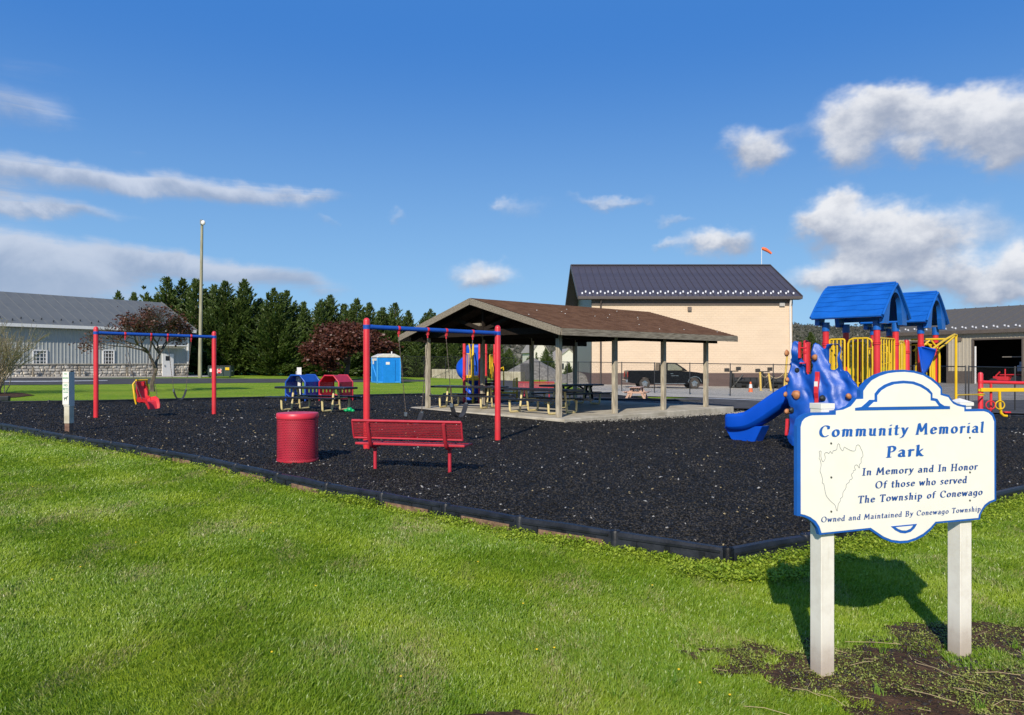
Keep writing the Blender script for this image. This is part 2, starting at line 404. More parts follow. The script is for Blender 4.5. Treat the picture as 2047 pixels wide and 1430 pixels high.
sheet('ground', [(-3500, -60), (3500, -60), (3500, 5000), (-3500, 5000)], 0, TURF)

def mulch_mat():
    m = bpy.data.materials.new('rubber_mulch'); m.use_nodes = True; t = NT(m.node_tree); b = m.node_tree.nodes['Principled BSDF']
    g = t.n('ShaderNodeNewGeometry').outputs['Position']; g2 = t.mapping(g, (1, 1, .2))
    vo = t.n('ShaderNodeTexVoronoi'); vo.inputs['Scale'].default_value = 46; t.l.new(g2, vo.inputs['Vector'])
    sp = t.n('ShaderNodeSeparateColor'); t.l.new(vo.outputs['Color'], sp.inputs[0])
    b.inputs['Specular IOR Level'].default_value = .12; c = t.mix(t.m('POWER', sp.outputs[0], 1.6), (.004, .004, .003), (.038, .035, .031))
    c = t.mix(t.ss(t.noise(g2, 1.6, 5, .6), .5, .75, 0, .5), c, (.024, .023, .023))
    wm = t.m('MULTIPLY', t.m('GREATER_THAN', sp.outputs[1], .972), t.m('LESS_THAN', vo.outputs['Distance'], .42))
    c = t.mix(wm, c, (.20, .20, .19))
    t.l.new(c, b.inputs['Base Color']); b.inputs['Roughness'].default_value = .72
    h = t.m('ADD', sp.outputs[2], t.m('MULTIPLY', t.noise(g2, 7, 5, .6), 1.4))
    t.l.new(t.bump(h, 1.0, .06), b.inputs['Normal']); return m
MULCH = mulch_mat()
ASPH = mk('asphalt', (.052, .050, .049), .9, spec=.15, scale=1.5, col2=(.09, .087, .085), bump=.5, bscale=60)
GRAV = mk('gravel', (.30, .27, .22), .95, spec=.1, scale=14, col2=(.58, .53, .44), bump=1, bscale=22, bdist=.06)
SOIL = mk('bare_soil', (.040, .024, .015), .95, spec=.1, scale=6, col2=(.12, .068, .040), bump=1, bscale=24, bdist=.04)
YARD = mk('yard_asphalt', (.20, .18, .15), .95, spec=.1, scale=.7, col2=(.27, .25, .22), bump=.6, bscale=20)
PAINTW = mk('line_paint', (.6, .6, .58), .8, var=.25, scale=5)

near_corner = P(1455, 1093, .17)
left_px = [(1455, 1093), (1040, 1031), (655, 965), (400, 911), (130, 868), (0, 845), (-260, 812)]
right_px = [(1455, 1093), (1610, 1067), (2047, 970), (2300, 922)]
edgeL = [P(a, b, .17) for a, b in left_px]; edgeR = [P(a, b, .17) for a, b in right_px]
farL = [P(a, b, .14) for a, b in [(-260, 803), (0, 803), (190, 801), (430, 796), (640, 791), (860, 787)]]
mulch_poly = xpoly(edgeL) + xpoly(farL) + pxpoly([(1000, 783), (1100, 783), (1195, 786), (1300, 796), (1420, 800), (1470, 820), (1600, 822), (1990, 829), (2330, 832)], MU) + xpoly(reversed(edgeR[1:]))
sheet('mulch_bed', mulch_poly, MU, MULCH)
sheet('road', pxpoly([(-260, 775), (0, 770.5), (200, 769), (430, 766.5), (640, 764.8), (760, 764), (860, 763), (860, 760), (700, 759), (560, 757.8), (430, 756.8), (200, 756.5), (-260, 757)]), .012, ASPH)
sheet('road_line', pxpoly([(-260, 764.2), (100, 763.4), (215, 761.6), (215, 760.9), (100, 762.2), (-260, 762.8)]), .016, PAINTW)
sheet('path', pxpoly([(930, 777), (1040, 786), (1180, 816), (1300, 822), (1470, 820.5), (1600, 822.5), (1990, 829.5), (2330, 833), (2330, 800), (1960, 803), (1750, 806), (1560, 803), (1420, 797.5), (1300, 801), (1185, 797), (1080, 772), (1035, 763), (1000, 762)]), .078, ASPH)
sheet('gravel_yard', pxpoly([(1105, 757), (1175, 784), (1250, 793), (1400, 796.5), (1560, 802.5), (1750, 805), (1960, 802), (2330, 799), (2330, 778), (1700, 760), (1580, 757), (1105, 748)]), .05, GRAV)
sheet('yard_pavement', pxpoly([(1600, 800), (1960, 801), (2330, 798), (2500, 765), (1600, 762)]), .064, YARD)
sheet('building_apron', pxpoly([(-260, 757), (120, 756.3), (395, 754.6), (430, 753), (430, 749), (-260, 748)]), .02, GRAV)
sheet('path_line', pxpoly([(1412, 799.6), (1600, 807.2), (1600, 806.3), (1412, 798.9)]), .082, PAINTW)

# ---- landscape border: segments of black plastic, each about 1.05 m, with a stake joint at each end
POCK = mk('pocket_soil', (.10, .055, .03), .95, scale=14, col2=(.26, .16, .10), bump=.6)
def border(label, pts, segl, h0, outer=True):
    t0 = pts[0]; root = thing('playground_border', label, 'border', (t0.x, t0.y, gz(t0.x)), 0, 'black plastic borders round the mulch')
    acc = []; L = 0
    for a, b in zip(pts[:-1], pts[1:]):
        n = max(1, round((b - a).length / segl))
        for i in range(n): acc.append(a + (b - a) * (i / n))
    acc.append(pts[-1]); o = Vector(root.location)
    for a, b in zip(acc[:-1], acc[1:]):
        A = Vector((a.x, a.y, gz(a.x))) - o; B = Vector((b.x, b.y, gz(b.x))) - o
        d = (B - A); l = d.length; dn = d.normalized(); sd = Vector((-dn.y, dn.x, 0)); j = random.uniform(-.008, .008)
        m = MB(); top = .165
        prof = [(-.045, -.05), (-.045, top - .03), (-.03, top - .004), (.03, top - .004), (.045, top - .03), (.045, -.05)]
        m.sweep(prof, [A + dn * .03 + Vector((0, 0, j)), A + dn * l * .5 + Vector((0, 0, random.uniform(-.004, .008))), B - dn * .03 + Vector((0, 0, j))])
        for s in (-1, 1):      # moulded pockets and ribs
            for k in range(3):
                q = A + dn * l * (.2 + .3 * k)
                m.box(q + sd * s * .050 + Vector((0, 0, .03 + j)), (l * .05, .014, .15), rz=math.atan2(dn.y, dn.x))
            m.box(A + dn * l * .5 + sd * s * .052 + Vector((0, 0, top - .04 + j)), (l * .9, .012, .018), rz=math.atan2(dn.y, dn.x))
        seg = m.build('border_segment', BLACKP, root, smooth=True)
        if l > .8 and random.random() < .75 and 6 < (a.y + b.y) / 2 < 13 and a.x < 1:
            f0, f1 = random.uniform(.08, .3), random.uniform(.6, .92); q0 = A + dn * l * f0; q1 = A + dn * l * f1; s = -1 if (sd.y > 0) else 1
            MB().bar(q0 + sd * s * .056 + Vector((0, 0, .035)), q1 + sd * s * .056 + Vector((0, 0, .035)), .012, .085).build('soil_filled_pocket', POCK, seg)
    for i, a in enumerate(acc):
        A = Vector((a.x, a.y, gz(a.x))) - o; m = MB()
        m.lathe([(.052, -.1), (.052, .150), (.042, .168), (.014, .172), (.012, .178), (0, .178)], A, 12).build('stake_joint', BLACKP, root, smooth=True)
    return root
border('black plastic border edging the front lawn from the near corner past the trash can', edgeL, 1.05, .17)
border('black plastic border running right from the near corner and behind the park sign', edgeR, 1.05, .17)
border('black plastic border along the far grass strip behind the tunnels and the left swings', farL, 1.3, .14)
border('black plastic border in front of the fence beside the pale wooden picnic table', [P(1190, 797.5, .14), P(1300, 798.5, .14), P(1400, 800.5, .14)], 1.3, .14)
border('black plastic border at the right edge below the fence, behind the red and yellow rocker', [P(1940, 830, .14), P(2330, 833, .14)], 1.3, .14)

# ---- point in polygon (numpy)
def inside(poly, X, Y):
    r = np.zeros(len(X), bool); n = len(poly)
    for i in range(n):
        x1, y1 = poly[i]; x2, y2 = poly[(i + 1) % n]
        if y1 == y2: continue
        c = ((y1 > Y) != (y2 > Y)) & (X < (x2 - x1) * (Y - y1) / (y2 - y1) + x1); r ^= c
    return r
def vnoise(X, Y, s, seed=0):
    """cheap smooth value noise"""
    g = np.random.default_rng(seed).random((256, 256)); x = X * s; y = Y * s
    xi = np.floor(x).astype(int); yi = np.floor(y).astype(int); fx = x - xi; fy = y - yi
    fx = fx * fx * (3 - 2 * fx); fy = fy * fy * (3 - 2 * fy)
    a = g[xi % 256, yi % 256]; b = g[(xi + 1) % 256, yi % 256]; c = g[xi % 256, (yi + 1) % 256]; d = g[(xi + 1) % 256, (yi + 1) % 256]
    return (a * (1 - fx) + b * fx) * (1 - fy) + (c * (1 - fx) + d * fx) * fy
bed = [tuple(p) for p in mulch_poly]
def near_bed(X, Y, m):   # distance-ish test: any of 8 shifted points in bed
    r = np.zeros(len(X), bool)
    for k in range(8):
        r |= inside(bed, X + m * math.cos(k * PI / 4), Y + m * math.sin(k * PI / 4))
    return r
def bareness(X, Y):
    """1 where the soil round the sign lies bare"""
    n = vnoise(X, Y, 2.3, 3) * .55 + vnoise(X, Y, 6, 4) * .3 + vnoise(X, Y, 15, 5) * .15
    a = (4.72 - Y) * 1.3 + (X - 1.6) * .12; b = (X - (.72 + (4.45 - Y) * .75)) * 1.6
    c = np.minimum(a, b); r1 = np.clip(c * .95 + (n - .5) * 1.9 + .12, 0, 1)
    e = 1 - ((X - .0) ** 2 / .10 + (Y - 3.55) ** 2 / .012); r2 = np.clip(e + (n - .5) * 1.5, 0, 1)
    e3 = 1 - ((X - 3.15) ** 2 / .5 + (Y - 4.75) ** 2 / .12); r3 = np.clip(e3 + (n - .5) * 1.5, 0, 1)
    return np.maximum(np.maximum(r1, r2 * .9), r3)

# ---- grass blades
def grass():
    N = 980000
    d = 3.05 * (19.5 / 3.05) ** rng.random(N); px = rng.uniform(-190, 2240, N); X = (px - CX) / FPX * d; Y = d
    ok = ~near_bed(X, Y, .05); br = bareness(X, Y)
    ok &= rng.random(N) > np.clip(br * 1.25, 0, .955)
    clump = vnoise(X, Y, 9, 8) * .6 + vnoise(X, Y, 22, 9) * .4
    ok &= rng.random(N) < .45 + clump * .9
    X, Y, clump, br = X[ok], Y[ok], clump[ok], br[ok]; n = len(X)
    z = gzv(X); k = np.clip(Y / 4.2, .8, 4)
    sz = vnoise(X, Y, 1.3, 12) * .5 + clump * .9
    h = (.015 + .018 * sz) * rng.uniform(.6, 1.35, n) * np.where(br > .4, .7, 1) * (1 + .05 * k); w = .0023 * k ** .9 * rng.uniform(.7, 1.5, n)
    wind = (vnoise(X, Y, 1.1, 21) - .5) * 5
    a = wind + rng.normal(0, 1.1, n); lean = rng.uniform(.15, 1.1, n) * h
    dx, dy = np.cos(a), np.sin(a); fa = rng.uniform(0, 2 * PI, n); wx, wy = np.cos(fa) * w, np.sin(fa) * w
    b0 = np.stack([X - wx, Y - wy, z - .004], 1); b1 = np.stack([X + wx, Y + wy, z - .004], 1)
    m0 = np.stack([X - wx * .8 + dx * lean * .3, Y - wy * .8 + dy * lean * .3, z + h * .6], 1); m1 = np.stack([X + wx * .8 + dx * lean * .3, Y + wy * .8 + dy * lean * .3, z + h * .6], 1)
    tp = np.stack([X + dx * lean, Y + dy * lean, z + h], 1)
    V = np.stack([b0, b1, m1, m0, tp], 1).reshape(-1, 3); i = np.arange(n)[:, None] * 5
    F = np.concatenate([i + [0, 1, 2], i + [0, 2, 3], i + [3, 2, 4]], 0)
    at = np.repeat(rng.random(n) ** 1.5, 5)
    m = bpy.data.materials.new('grass_blade'); m.use_nodes = True; t = NT(m.node_tree); m.node_tree.nodes.clear()
    out = t.n('ShaderNodeOutputMaterial'); g = t.n('ShaderNodeNewGeometry').outputs['Position']
    ta = t.n('ShaderNodeAttribute'); ta.attribute_name = 'rnd'; r = ta.outputs['Fac']
    na = t.noise(g, .8, 4, .6); nb = t.noise(t.mapping(g, (1.1, .45, 1), (0, 0, R(35))), 1.5, 5, .65)
    c = t.mix(t.ss(na, .35, .65), (.18, .32, .012), (.31, .42, .022))
    sp = t.n('ShaderNodeSeparateXYZ'); t.l.new(g, sp.inputs[0]); st = t.m('SINE', t.m('ADD', t.m('MULTIPLY', t.m('ADD', t.m('MULTIPLY', sp.outputs[0], .66), t.m('MULTIPLY', sp.outputs[1], .75)), 5.2), t.m('MULTIPLY', na, 3))); c = t.mix(t.ss(st, -.6, .6, 0, .58), c, (.12, .255, .008)); c = t.mix(t.m('MULTIPLY', r, .55), c, (.46, .54, .08))
    dry = t.m('MULTIPLY', t.ss(nb, .50, .64), t.ss(t.m('ADD', r, t.noise(g, 60, 2)), .6, 1.2)); c = t.mix(t.m('MULTIPLY', dry, .85), c, (.44, .39, .17))
    df = t.n('ShaderNodeBsdfDiffuse'); t.l.new(c, df.inputs[0]); tr = t.n('ShaderNodeBsdfTranslucent'); t.l.new(c, tr.inputs[0])
    mx = t.n('ShaderNodeMixShader'); mx.inputs[0].default_value = .42; t.l.new(df.outputs[0], mx.inputs[1]); t.l.new(tr.outputs[0], mx.inputs[2])
    gl = t.n('ShaderNodeBsdfGlossy'); gl.inputs['Roughness'].default_value = .4
    m2 = t.n('ShaderNodeMixShader'); m2.inputs[0].default_value = .035; t.l.new(mx.outputs[0], m2.inputs[1]); t.l.new(gl.outputs[0], m2.inputs[2]); t.l.new(m2.outputs[0], out.inputs[0])
    o = link(npmesh('grass', V, F, m, at), 'grass', None)
    tag(o, 'mown green lawn with dry yellowish streaks in the foreground', 'grass', kind='stuff')
grass()

# ---- small irregular lumps (mulch crumbs, gravel): deformed octahedra
OCT = np.array([[1, 0, 0], [-1, 0, 0], [0, 1, 0], [0, -1, 0], [0, 0, 1], [0, 0, -1]], float)
OCF = np.array([[0, 2, 4], [2, 1, 4], [1, 3, 4], [3, 0, 4], [2, 0, 5], [1, 2, 5], [3, 1, 5], [0, 3, 5]])
def lumps(X, Y, Z, s, flat=.6, long=1.8):
    n = len(X); V = OCT[None] * rng.uniform(.55, 1.2, (n, 6, 1)); V = V + rng.normal(0, .12, V.shape)
    V[:, :, 0] *= long; V *= s[:, None, None]; V[:, :, 2] *= flat
    a = rng.uniform(0, 2 * PI, n); ca, sa = np.cos(a)[:, None], np.sin(a)[:, None]; b = rng.normal(0, .45, n); cb, sb = np.cos(b)[:, None], np.sin(b)[:, None]
    x = V[:, :, 0] * cb - V[:, :, 2] * sb; z = V[:, :, 0] * sb + V[:, :, 2] * cb; y = V[:, :, 1]
    V = np.stack([x * ca - y * sa + X[:, None], x * sa + y * ca + Y[:, None], z + Z[:, None]], 2)
    F = (np.arange(n)[:, None, None] * 6 + OCF[None]).reshape(-1, 3)
    return V.reshape(-1, 3), F
def mulch_crumbs():
    N = 150000; d = 5.6 * (37 / 5.6) ** rng.random(N); px = rng.uniform(-120, 2180, N); X = (px - CX) / FPX * d; Y = d
    ok = inside(bed, X, Y) & ~((X > .5) & (Y > 19.5) & (np.abs(X * .682 - Y * .731 + 17) < 0)); X, Y = X[ok], Y[ok]
    a = pavilion_coords(X, Y); ok = ~((a[0] > -.1) & (a[0] < 9.4) & (a[1] > -.1) & (a[1] < 8)); X, Y = X[ok], Y[ok]
    n = len(X); s = .0085 * (1 + Y / 16) * rng.uniform(.45, 1.7, n); Z = gzv(X) + MU + rng.uniform(-.002, .008, n)
    V, F = lumps(X, Y, Z, s); at = np.repeat(rng.random(n), 6)
    m = bpy.data.materials.new('mulch_crumb'); m.use_nodes = True; t = NT(m.node_tree); b = m.node_tree.nodes['Principled BSDF']
    ta = t.n('ShaderNodeAttribute'); ta.attribute_name = 'rnd'; r = ta.outputs['Fac']
    b.inputs['Specular IOR Level'].default_value = .2; c = t.mix(r, (.006, .006, .005), (.052, .047, .042)); c = t.mix(t.ss(t.noise(t.n('ShaderNodeNewGeometry').outputs['Position'], .9, 4, .6), .42, .66, 0, .55), c, (.008, .008, .008)); c = t.mix(t.m('GREATER_THAN', r, .991), c, (.33, .32, .30)); c = t.mix(t.m('LESS_THAN', r, .006), c, (.30, .24, .13))
    t.l.new(c, b.inputs['Base Color']); b.inputs['Roughness'].default_value = .6
    o = link(npmesh('rubber_mulch', V, F, m, at), 'rubber_mulch', None); tag(o, 'loose black rubber mulch crumbs with white flecks covering the play area', 'mulch', kind='stuff')
# pavilion frame of reference (see the pavilion below)
PA = Vector((1.41, 21.2, 0)); E1 = Vector((.731, .682, 0)).normalized(); E2 = Vector((-.682, .731, 0)).normalized()
def pavilion_coords(X, Y):
    return (X - PA.x) * E1.x + (Y - PA.y) * E1.y, (X - PA.x) * E2.x + (Y - PA.y) * E2.y
mulch_crumbs()

# ---- bare soil round the sign, crumbs, straw, weeds
def soil_patch():
    nx, ny = 150, 90; xs = np.linspace(-.6, 4.4, nx); ys = np.linspace(3.0, 5.4, ny); XX, YY = np.meshgrid(xs, ys); X, Y = XX.ravel(), YY.ravel()
    br = bareness(X, Y); Z = gzv(X) + .004 + .012 * vnoise(X, Y, 7, 31) + .008 * vnoise(X, Y, 19, 32)
    F = []
    for j in range(ny - 1):
        for i in range(nx - 1):
            q = j * nx + i
            if br[q] > .3 and br[q + 1] > .3 and br[q + nx] > .3: F.append((q, q + 1, q + nx + 1, q + nx))
    o = link(npmesh('bare_soil', np.stack([X, Y, Z], 1), np.array(F), SOIL), 'bare_soil', None, kind='structure')
    # dark crumbs
    N = 9000; X = rng.uniform(.4, 4.3, N); Y = rng.uniform(3.1, 5.1, N); br = bareness(X, Y)
    pr = ((X - 2.75) ** 2 + (Y - 4.35) ** 2 < .42) | ((X - 1.7) ** 2 + (Y - 4.1) ** 2 < .05); ok = (br > .4) & (rng.random(N) < np.where(pr, 1, .35)) | (pr & (rng.random(N) < .8)); X, Y = X[ok], Y[ok]; n = len(X)
    V, F = lumps(X, Y, gzv(X) + .016, .008 * rng.uniform(.5, 1.6, n)); m = mk('dark_crumb', (.012, .010, .009), .8, scale=40, col2=(.06, .04, .03))
    tag(link(npmesh('spilled_mulch', V, F, m), 'spilled_mulch', None), 'dark mulch crumbs spilled on the bare soil around the sign posts', 'mulch', kind='stuff')
soil_patch()
def leafclumps(name, label, cat, X, Y, hmax, leaf, ca, cb, per=9, cc=None):
    n = len(X); N = n * per; bx = np.repeat(X, per) + rng.normal(0, .022, N); by = np.repeat(Y, per) + rng.normal(0, .022, N)
    hz = np.repeat(hmax, per) * rng.random(N) + gzv(bx) + .01; s = leaf * rng.uniform(.5, 1.4, N)
    a = rng.uniform(0, 2 * PI, N); ti = rng.uniform(-.2, 1.0, N); ux, uy, uz = np.cos(a) * np.cos(ti), np.sin(a) * np.cos(ti), np.sin(ti); px_, py_ = -np.sin(a), np.cos(a)
    c = np.stack([bx, by, hz], 1); u = np.stack([ux, uy, uz], 1) * s[:, None]; w = np.stack([px_, py_, np.zeros(N)], 1) * (s * .42)[:, None]
    V = np.stack([c, c + u * .5 + w, c + u, c + u * .5 - w], 1).reshape(-1, 3); F = np.arange(N)[:, None] * 4 + np.array([[0, 1, 2, 3]])
    o = link(npmesh(name, V, F, leafmat(name + '_leaf', ca, cb, .35, nscale=4, cc=cc), np.repeat(rng.random(N), 4)), name, None)
    return tag(o, label, cat, kind='stuff')
def edge_weeds():
    X, Y, H = [], [], []
    dens = {0: 520, 1: 260, 2: 90, 3: 60, 4: 40}
    for k, (a, b) in enumerate(zip(edgeL[:-1], edgeL[1:])):
        d = (b - a); nrm = Vector((-d.y, d.x, 0)).normalized(); nrm = nrm if nrm.y < 0 else -nrm
        for i in range(int(dens.get(k, 30) * d.length)):
            t = random.random(); patch = mnoise.noise(Vector((t * 3 + k, .3, 1))) + .35
            if random.random() > patch + .35: continue
            off = .09 + abs(random.gauss(0, .10 if k else .16)); p = a + d * t + nrm * off; X.append(p.x); Y.append(p.y); H.append((.05 + .12 * max(0, patch)) * math.exp(-off * 2.2))
    a, b = edgeR[0], edgeR[2]; a = edgeR[0]
    for (a, b) in zip(edgeR[:-1], edgeR[1:]):
        d = b - a; nrm = Vector((d.y, -d.x, 0)).normalized()
        for i in range(int(330 * d.length)):
            t = random.random(); off = .09 + abs(random.gauss(0, .2)); p = a + d * t + nrm * off; X.append(p.x); Y.append(p.y); H.append(.13 * math.exp(-off * 2.2))
    for i in range(600):
        a = random.uniform(0, 2 * PI); r = random.uniform(.1, .55); X.append(near_corner.x + r * math.cos(a)); Y.append(near_corner.y - .28 + r * .5 * math.sin(a)); H.append(.06)
    X, Y, H = map(np.array, (X, Y, H)); ok = ~near_bed(X, Y, .03); X, Y, H = X[ok], Y[ok], H[ok]
    leafclumps('edge_weeds', 'low yellow green weeds growing along the lawn side of the black border', 'weeds', X, Y, H, .022, (.17, .29, .012), (.34, .44, .03), 8, (.48, .52, .06))
edge_weeds()
def patch_weeds():
    N = 11000; X = rng.uniform(.4, 4.4, N); Y = rng.uniform(3.1, 5.2, N); br = bareness(X, Y); n = vnoise(X, Y, 3.2, 41)
    ok = (br > .2) & (rng.random(N) < np.clip((n - .36) * 2.6, .05, .95)); X, Y = X[ok], Y[ok]
    leafclumps('moss_and_weeds', 'small pale green weeds and moss on the bare soil below the sign', 'weeds', X, Y, np.full(len(X), .020), .0105, (.17, .21, .03), (.32, .36, .07), 8, (.46, .48, .12))
    # taller tufts
    m = MB(); 
    for (px, py, hh, k) in [(1345, 1375, .14, 16), (1760, 1395, .13, 16), (1655, 1425, .09, 12), (1960, 1424, .13, 22), (1765, 1310, .10, 12), (2030, 1300, .13, 18), (1360, 1285, .10, 12), (1230, 1400, .1, 20), (2010, 1250, .1, 14), (1690, 1290, .07, 10), (1480, 1230, .08, 10), (820, 1320, .07, 14), (300, 1250, .06, 12)]:
        c = P(px, py)
        for i in range(k):
            a = random.uniform(0, 2 * PI); l = random.uniform(.4, 1); w = .003; q = c + Vector((random.gauss(0, .014), random.gauss(0, .014), 0)); dx, dy = math.cos(a), math.sin(a)
            ps = [q + Vector((dx * hh * l * .55 * t * t, dy * hh * l * .55 * t * t, hh * l * (t - .25 * t * t))) for t in (0, .4, .75, 1)]
            for s, (p0, p1) in enumerate(zip(ps[:-1], ps[1:])):
                w0 = w * (1 - s / 3.3); w1 = w * (1 - (s + 1) / 3.01); sv = Vector((-dy, dx, 0)); m.add([p0 - sv * w0, p0 + sv * w0, p1 + sv * w1, p1 - sv * w1], [(0, 1, 2, 3)])
    me = bpy.data.meshes.new('t'); me.from_pydata(m.v, [], m.f)
    lm = leafmat('tuft', (.10, .22, .015), (.2, .34, .03), .35, attr=False); tag(link(me, 'grass_tufts', lm), 'taller bright green grass tufts standing in the bare soil near the sign', 'grass', kind='stuff')
    # straw
    s = MB()
    spots = [((1488, 1412), (1580, 1430)), ((1580, 1375), (1640, 1392)), ((1632, 1386), (1690, 1412)), ((1800, 1375), (1910, 1404)), ((1985, 1411), (2047, 1403)), ((1690, 1283), (1800, 1288)), ((1905, 1375), (1970, 1388)), ((1830, 1325), (1900, 1350)), ((1700, 1330), (1745, 1322)), ((1950, 1345), (2040, 1350))]
    for a, b in spots:
        A, B = P(*a, .03), P(*b, .035); mid = (A + B) / 2 + Vector((random.gauss(0, .01), random.gauss(0, .01), .01)); s.tube([A, mid, B], .0016, 5)
    for i in range(420):
        X = np.array([random.uniform(.7, 4)]); Y = np.array([random.uniform(3.2, 5)])
        if bareness(X, Y)[0] < .3: continue
        a = random.uniform(0, PI); l = random.uniform(.02, .09); z = gz(X[0]) + .022; s.tube([(X[0], Y[0], z), (X[0] + l * math.cos(a), Y[0] + l * math.sin(a), z + random.uniform(-.005, .015))], .0011, 3)
    s.build('straw', mk('straw', (.42, .32, .17), .8, scale=20), kind='stuff')
    tag(bpy.data.objects['straw'], 'dry straw stalks lying on the bare soil and weeds around the sign posts', 'straw', kind='stuff')
    d = MB()
    for i in range(22):
        px, py = random.uniform(60, 1500), random.uniform(930, 1400); c = P(px, py, .05)
        X, Y = np.array([c.x]), np.array([c.y])
        if near_bed(X, Y, .1)[0]: continue
        d.ball(c, (.008, .008, .004), 7, 3)
    tag(d.build('dandelions', mk('dandelion', (.8, .55, .02), .7)), 'tiny yellow dandelion flowers dotted over the lawn', 'flowers', kind='stuff')
patch_weeds()
def slab_gravel():
    N = 2600; a = rng.uniform(-.2, 9.6, N); b = -np.abs(rng.normal(0, .28, N)) - .1; X = PA.x + a * E1.x + b * E2.x; Y = PA.y + a * E1.y + b * E2.y
    ok = rng.random(N) < np.clip(a / 5, .15, 1); X, Y = X[ok], Y[ok]; V, F = lumps(X, Y, gzv(X) + MU + .012, .02 * rng.uniform(.5, 1.4, len(X)), long=1.2)
    tag(link(npmesh('loose_gravel', V, F, mk('pale_stone', (.24, .22, .18), .9, scale=9, col2=(.42, .39, .32))), 'loose_gravel', None), 'pale gravel scattered along the front edge of the pavilion slab', 'gravel', kind='stuff')
slab_gravel()
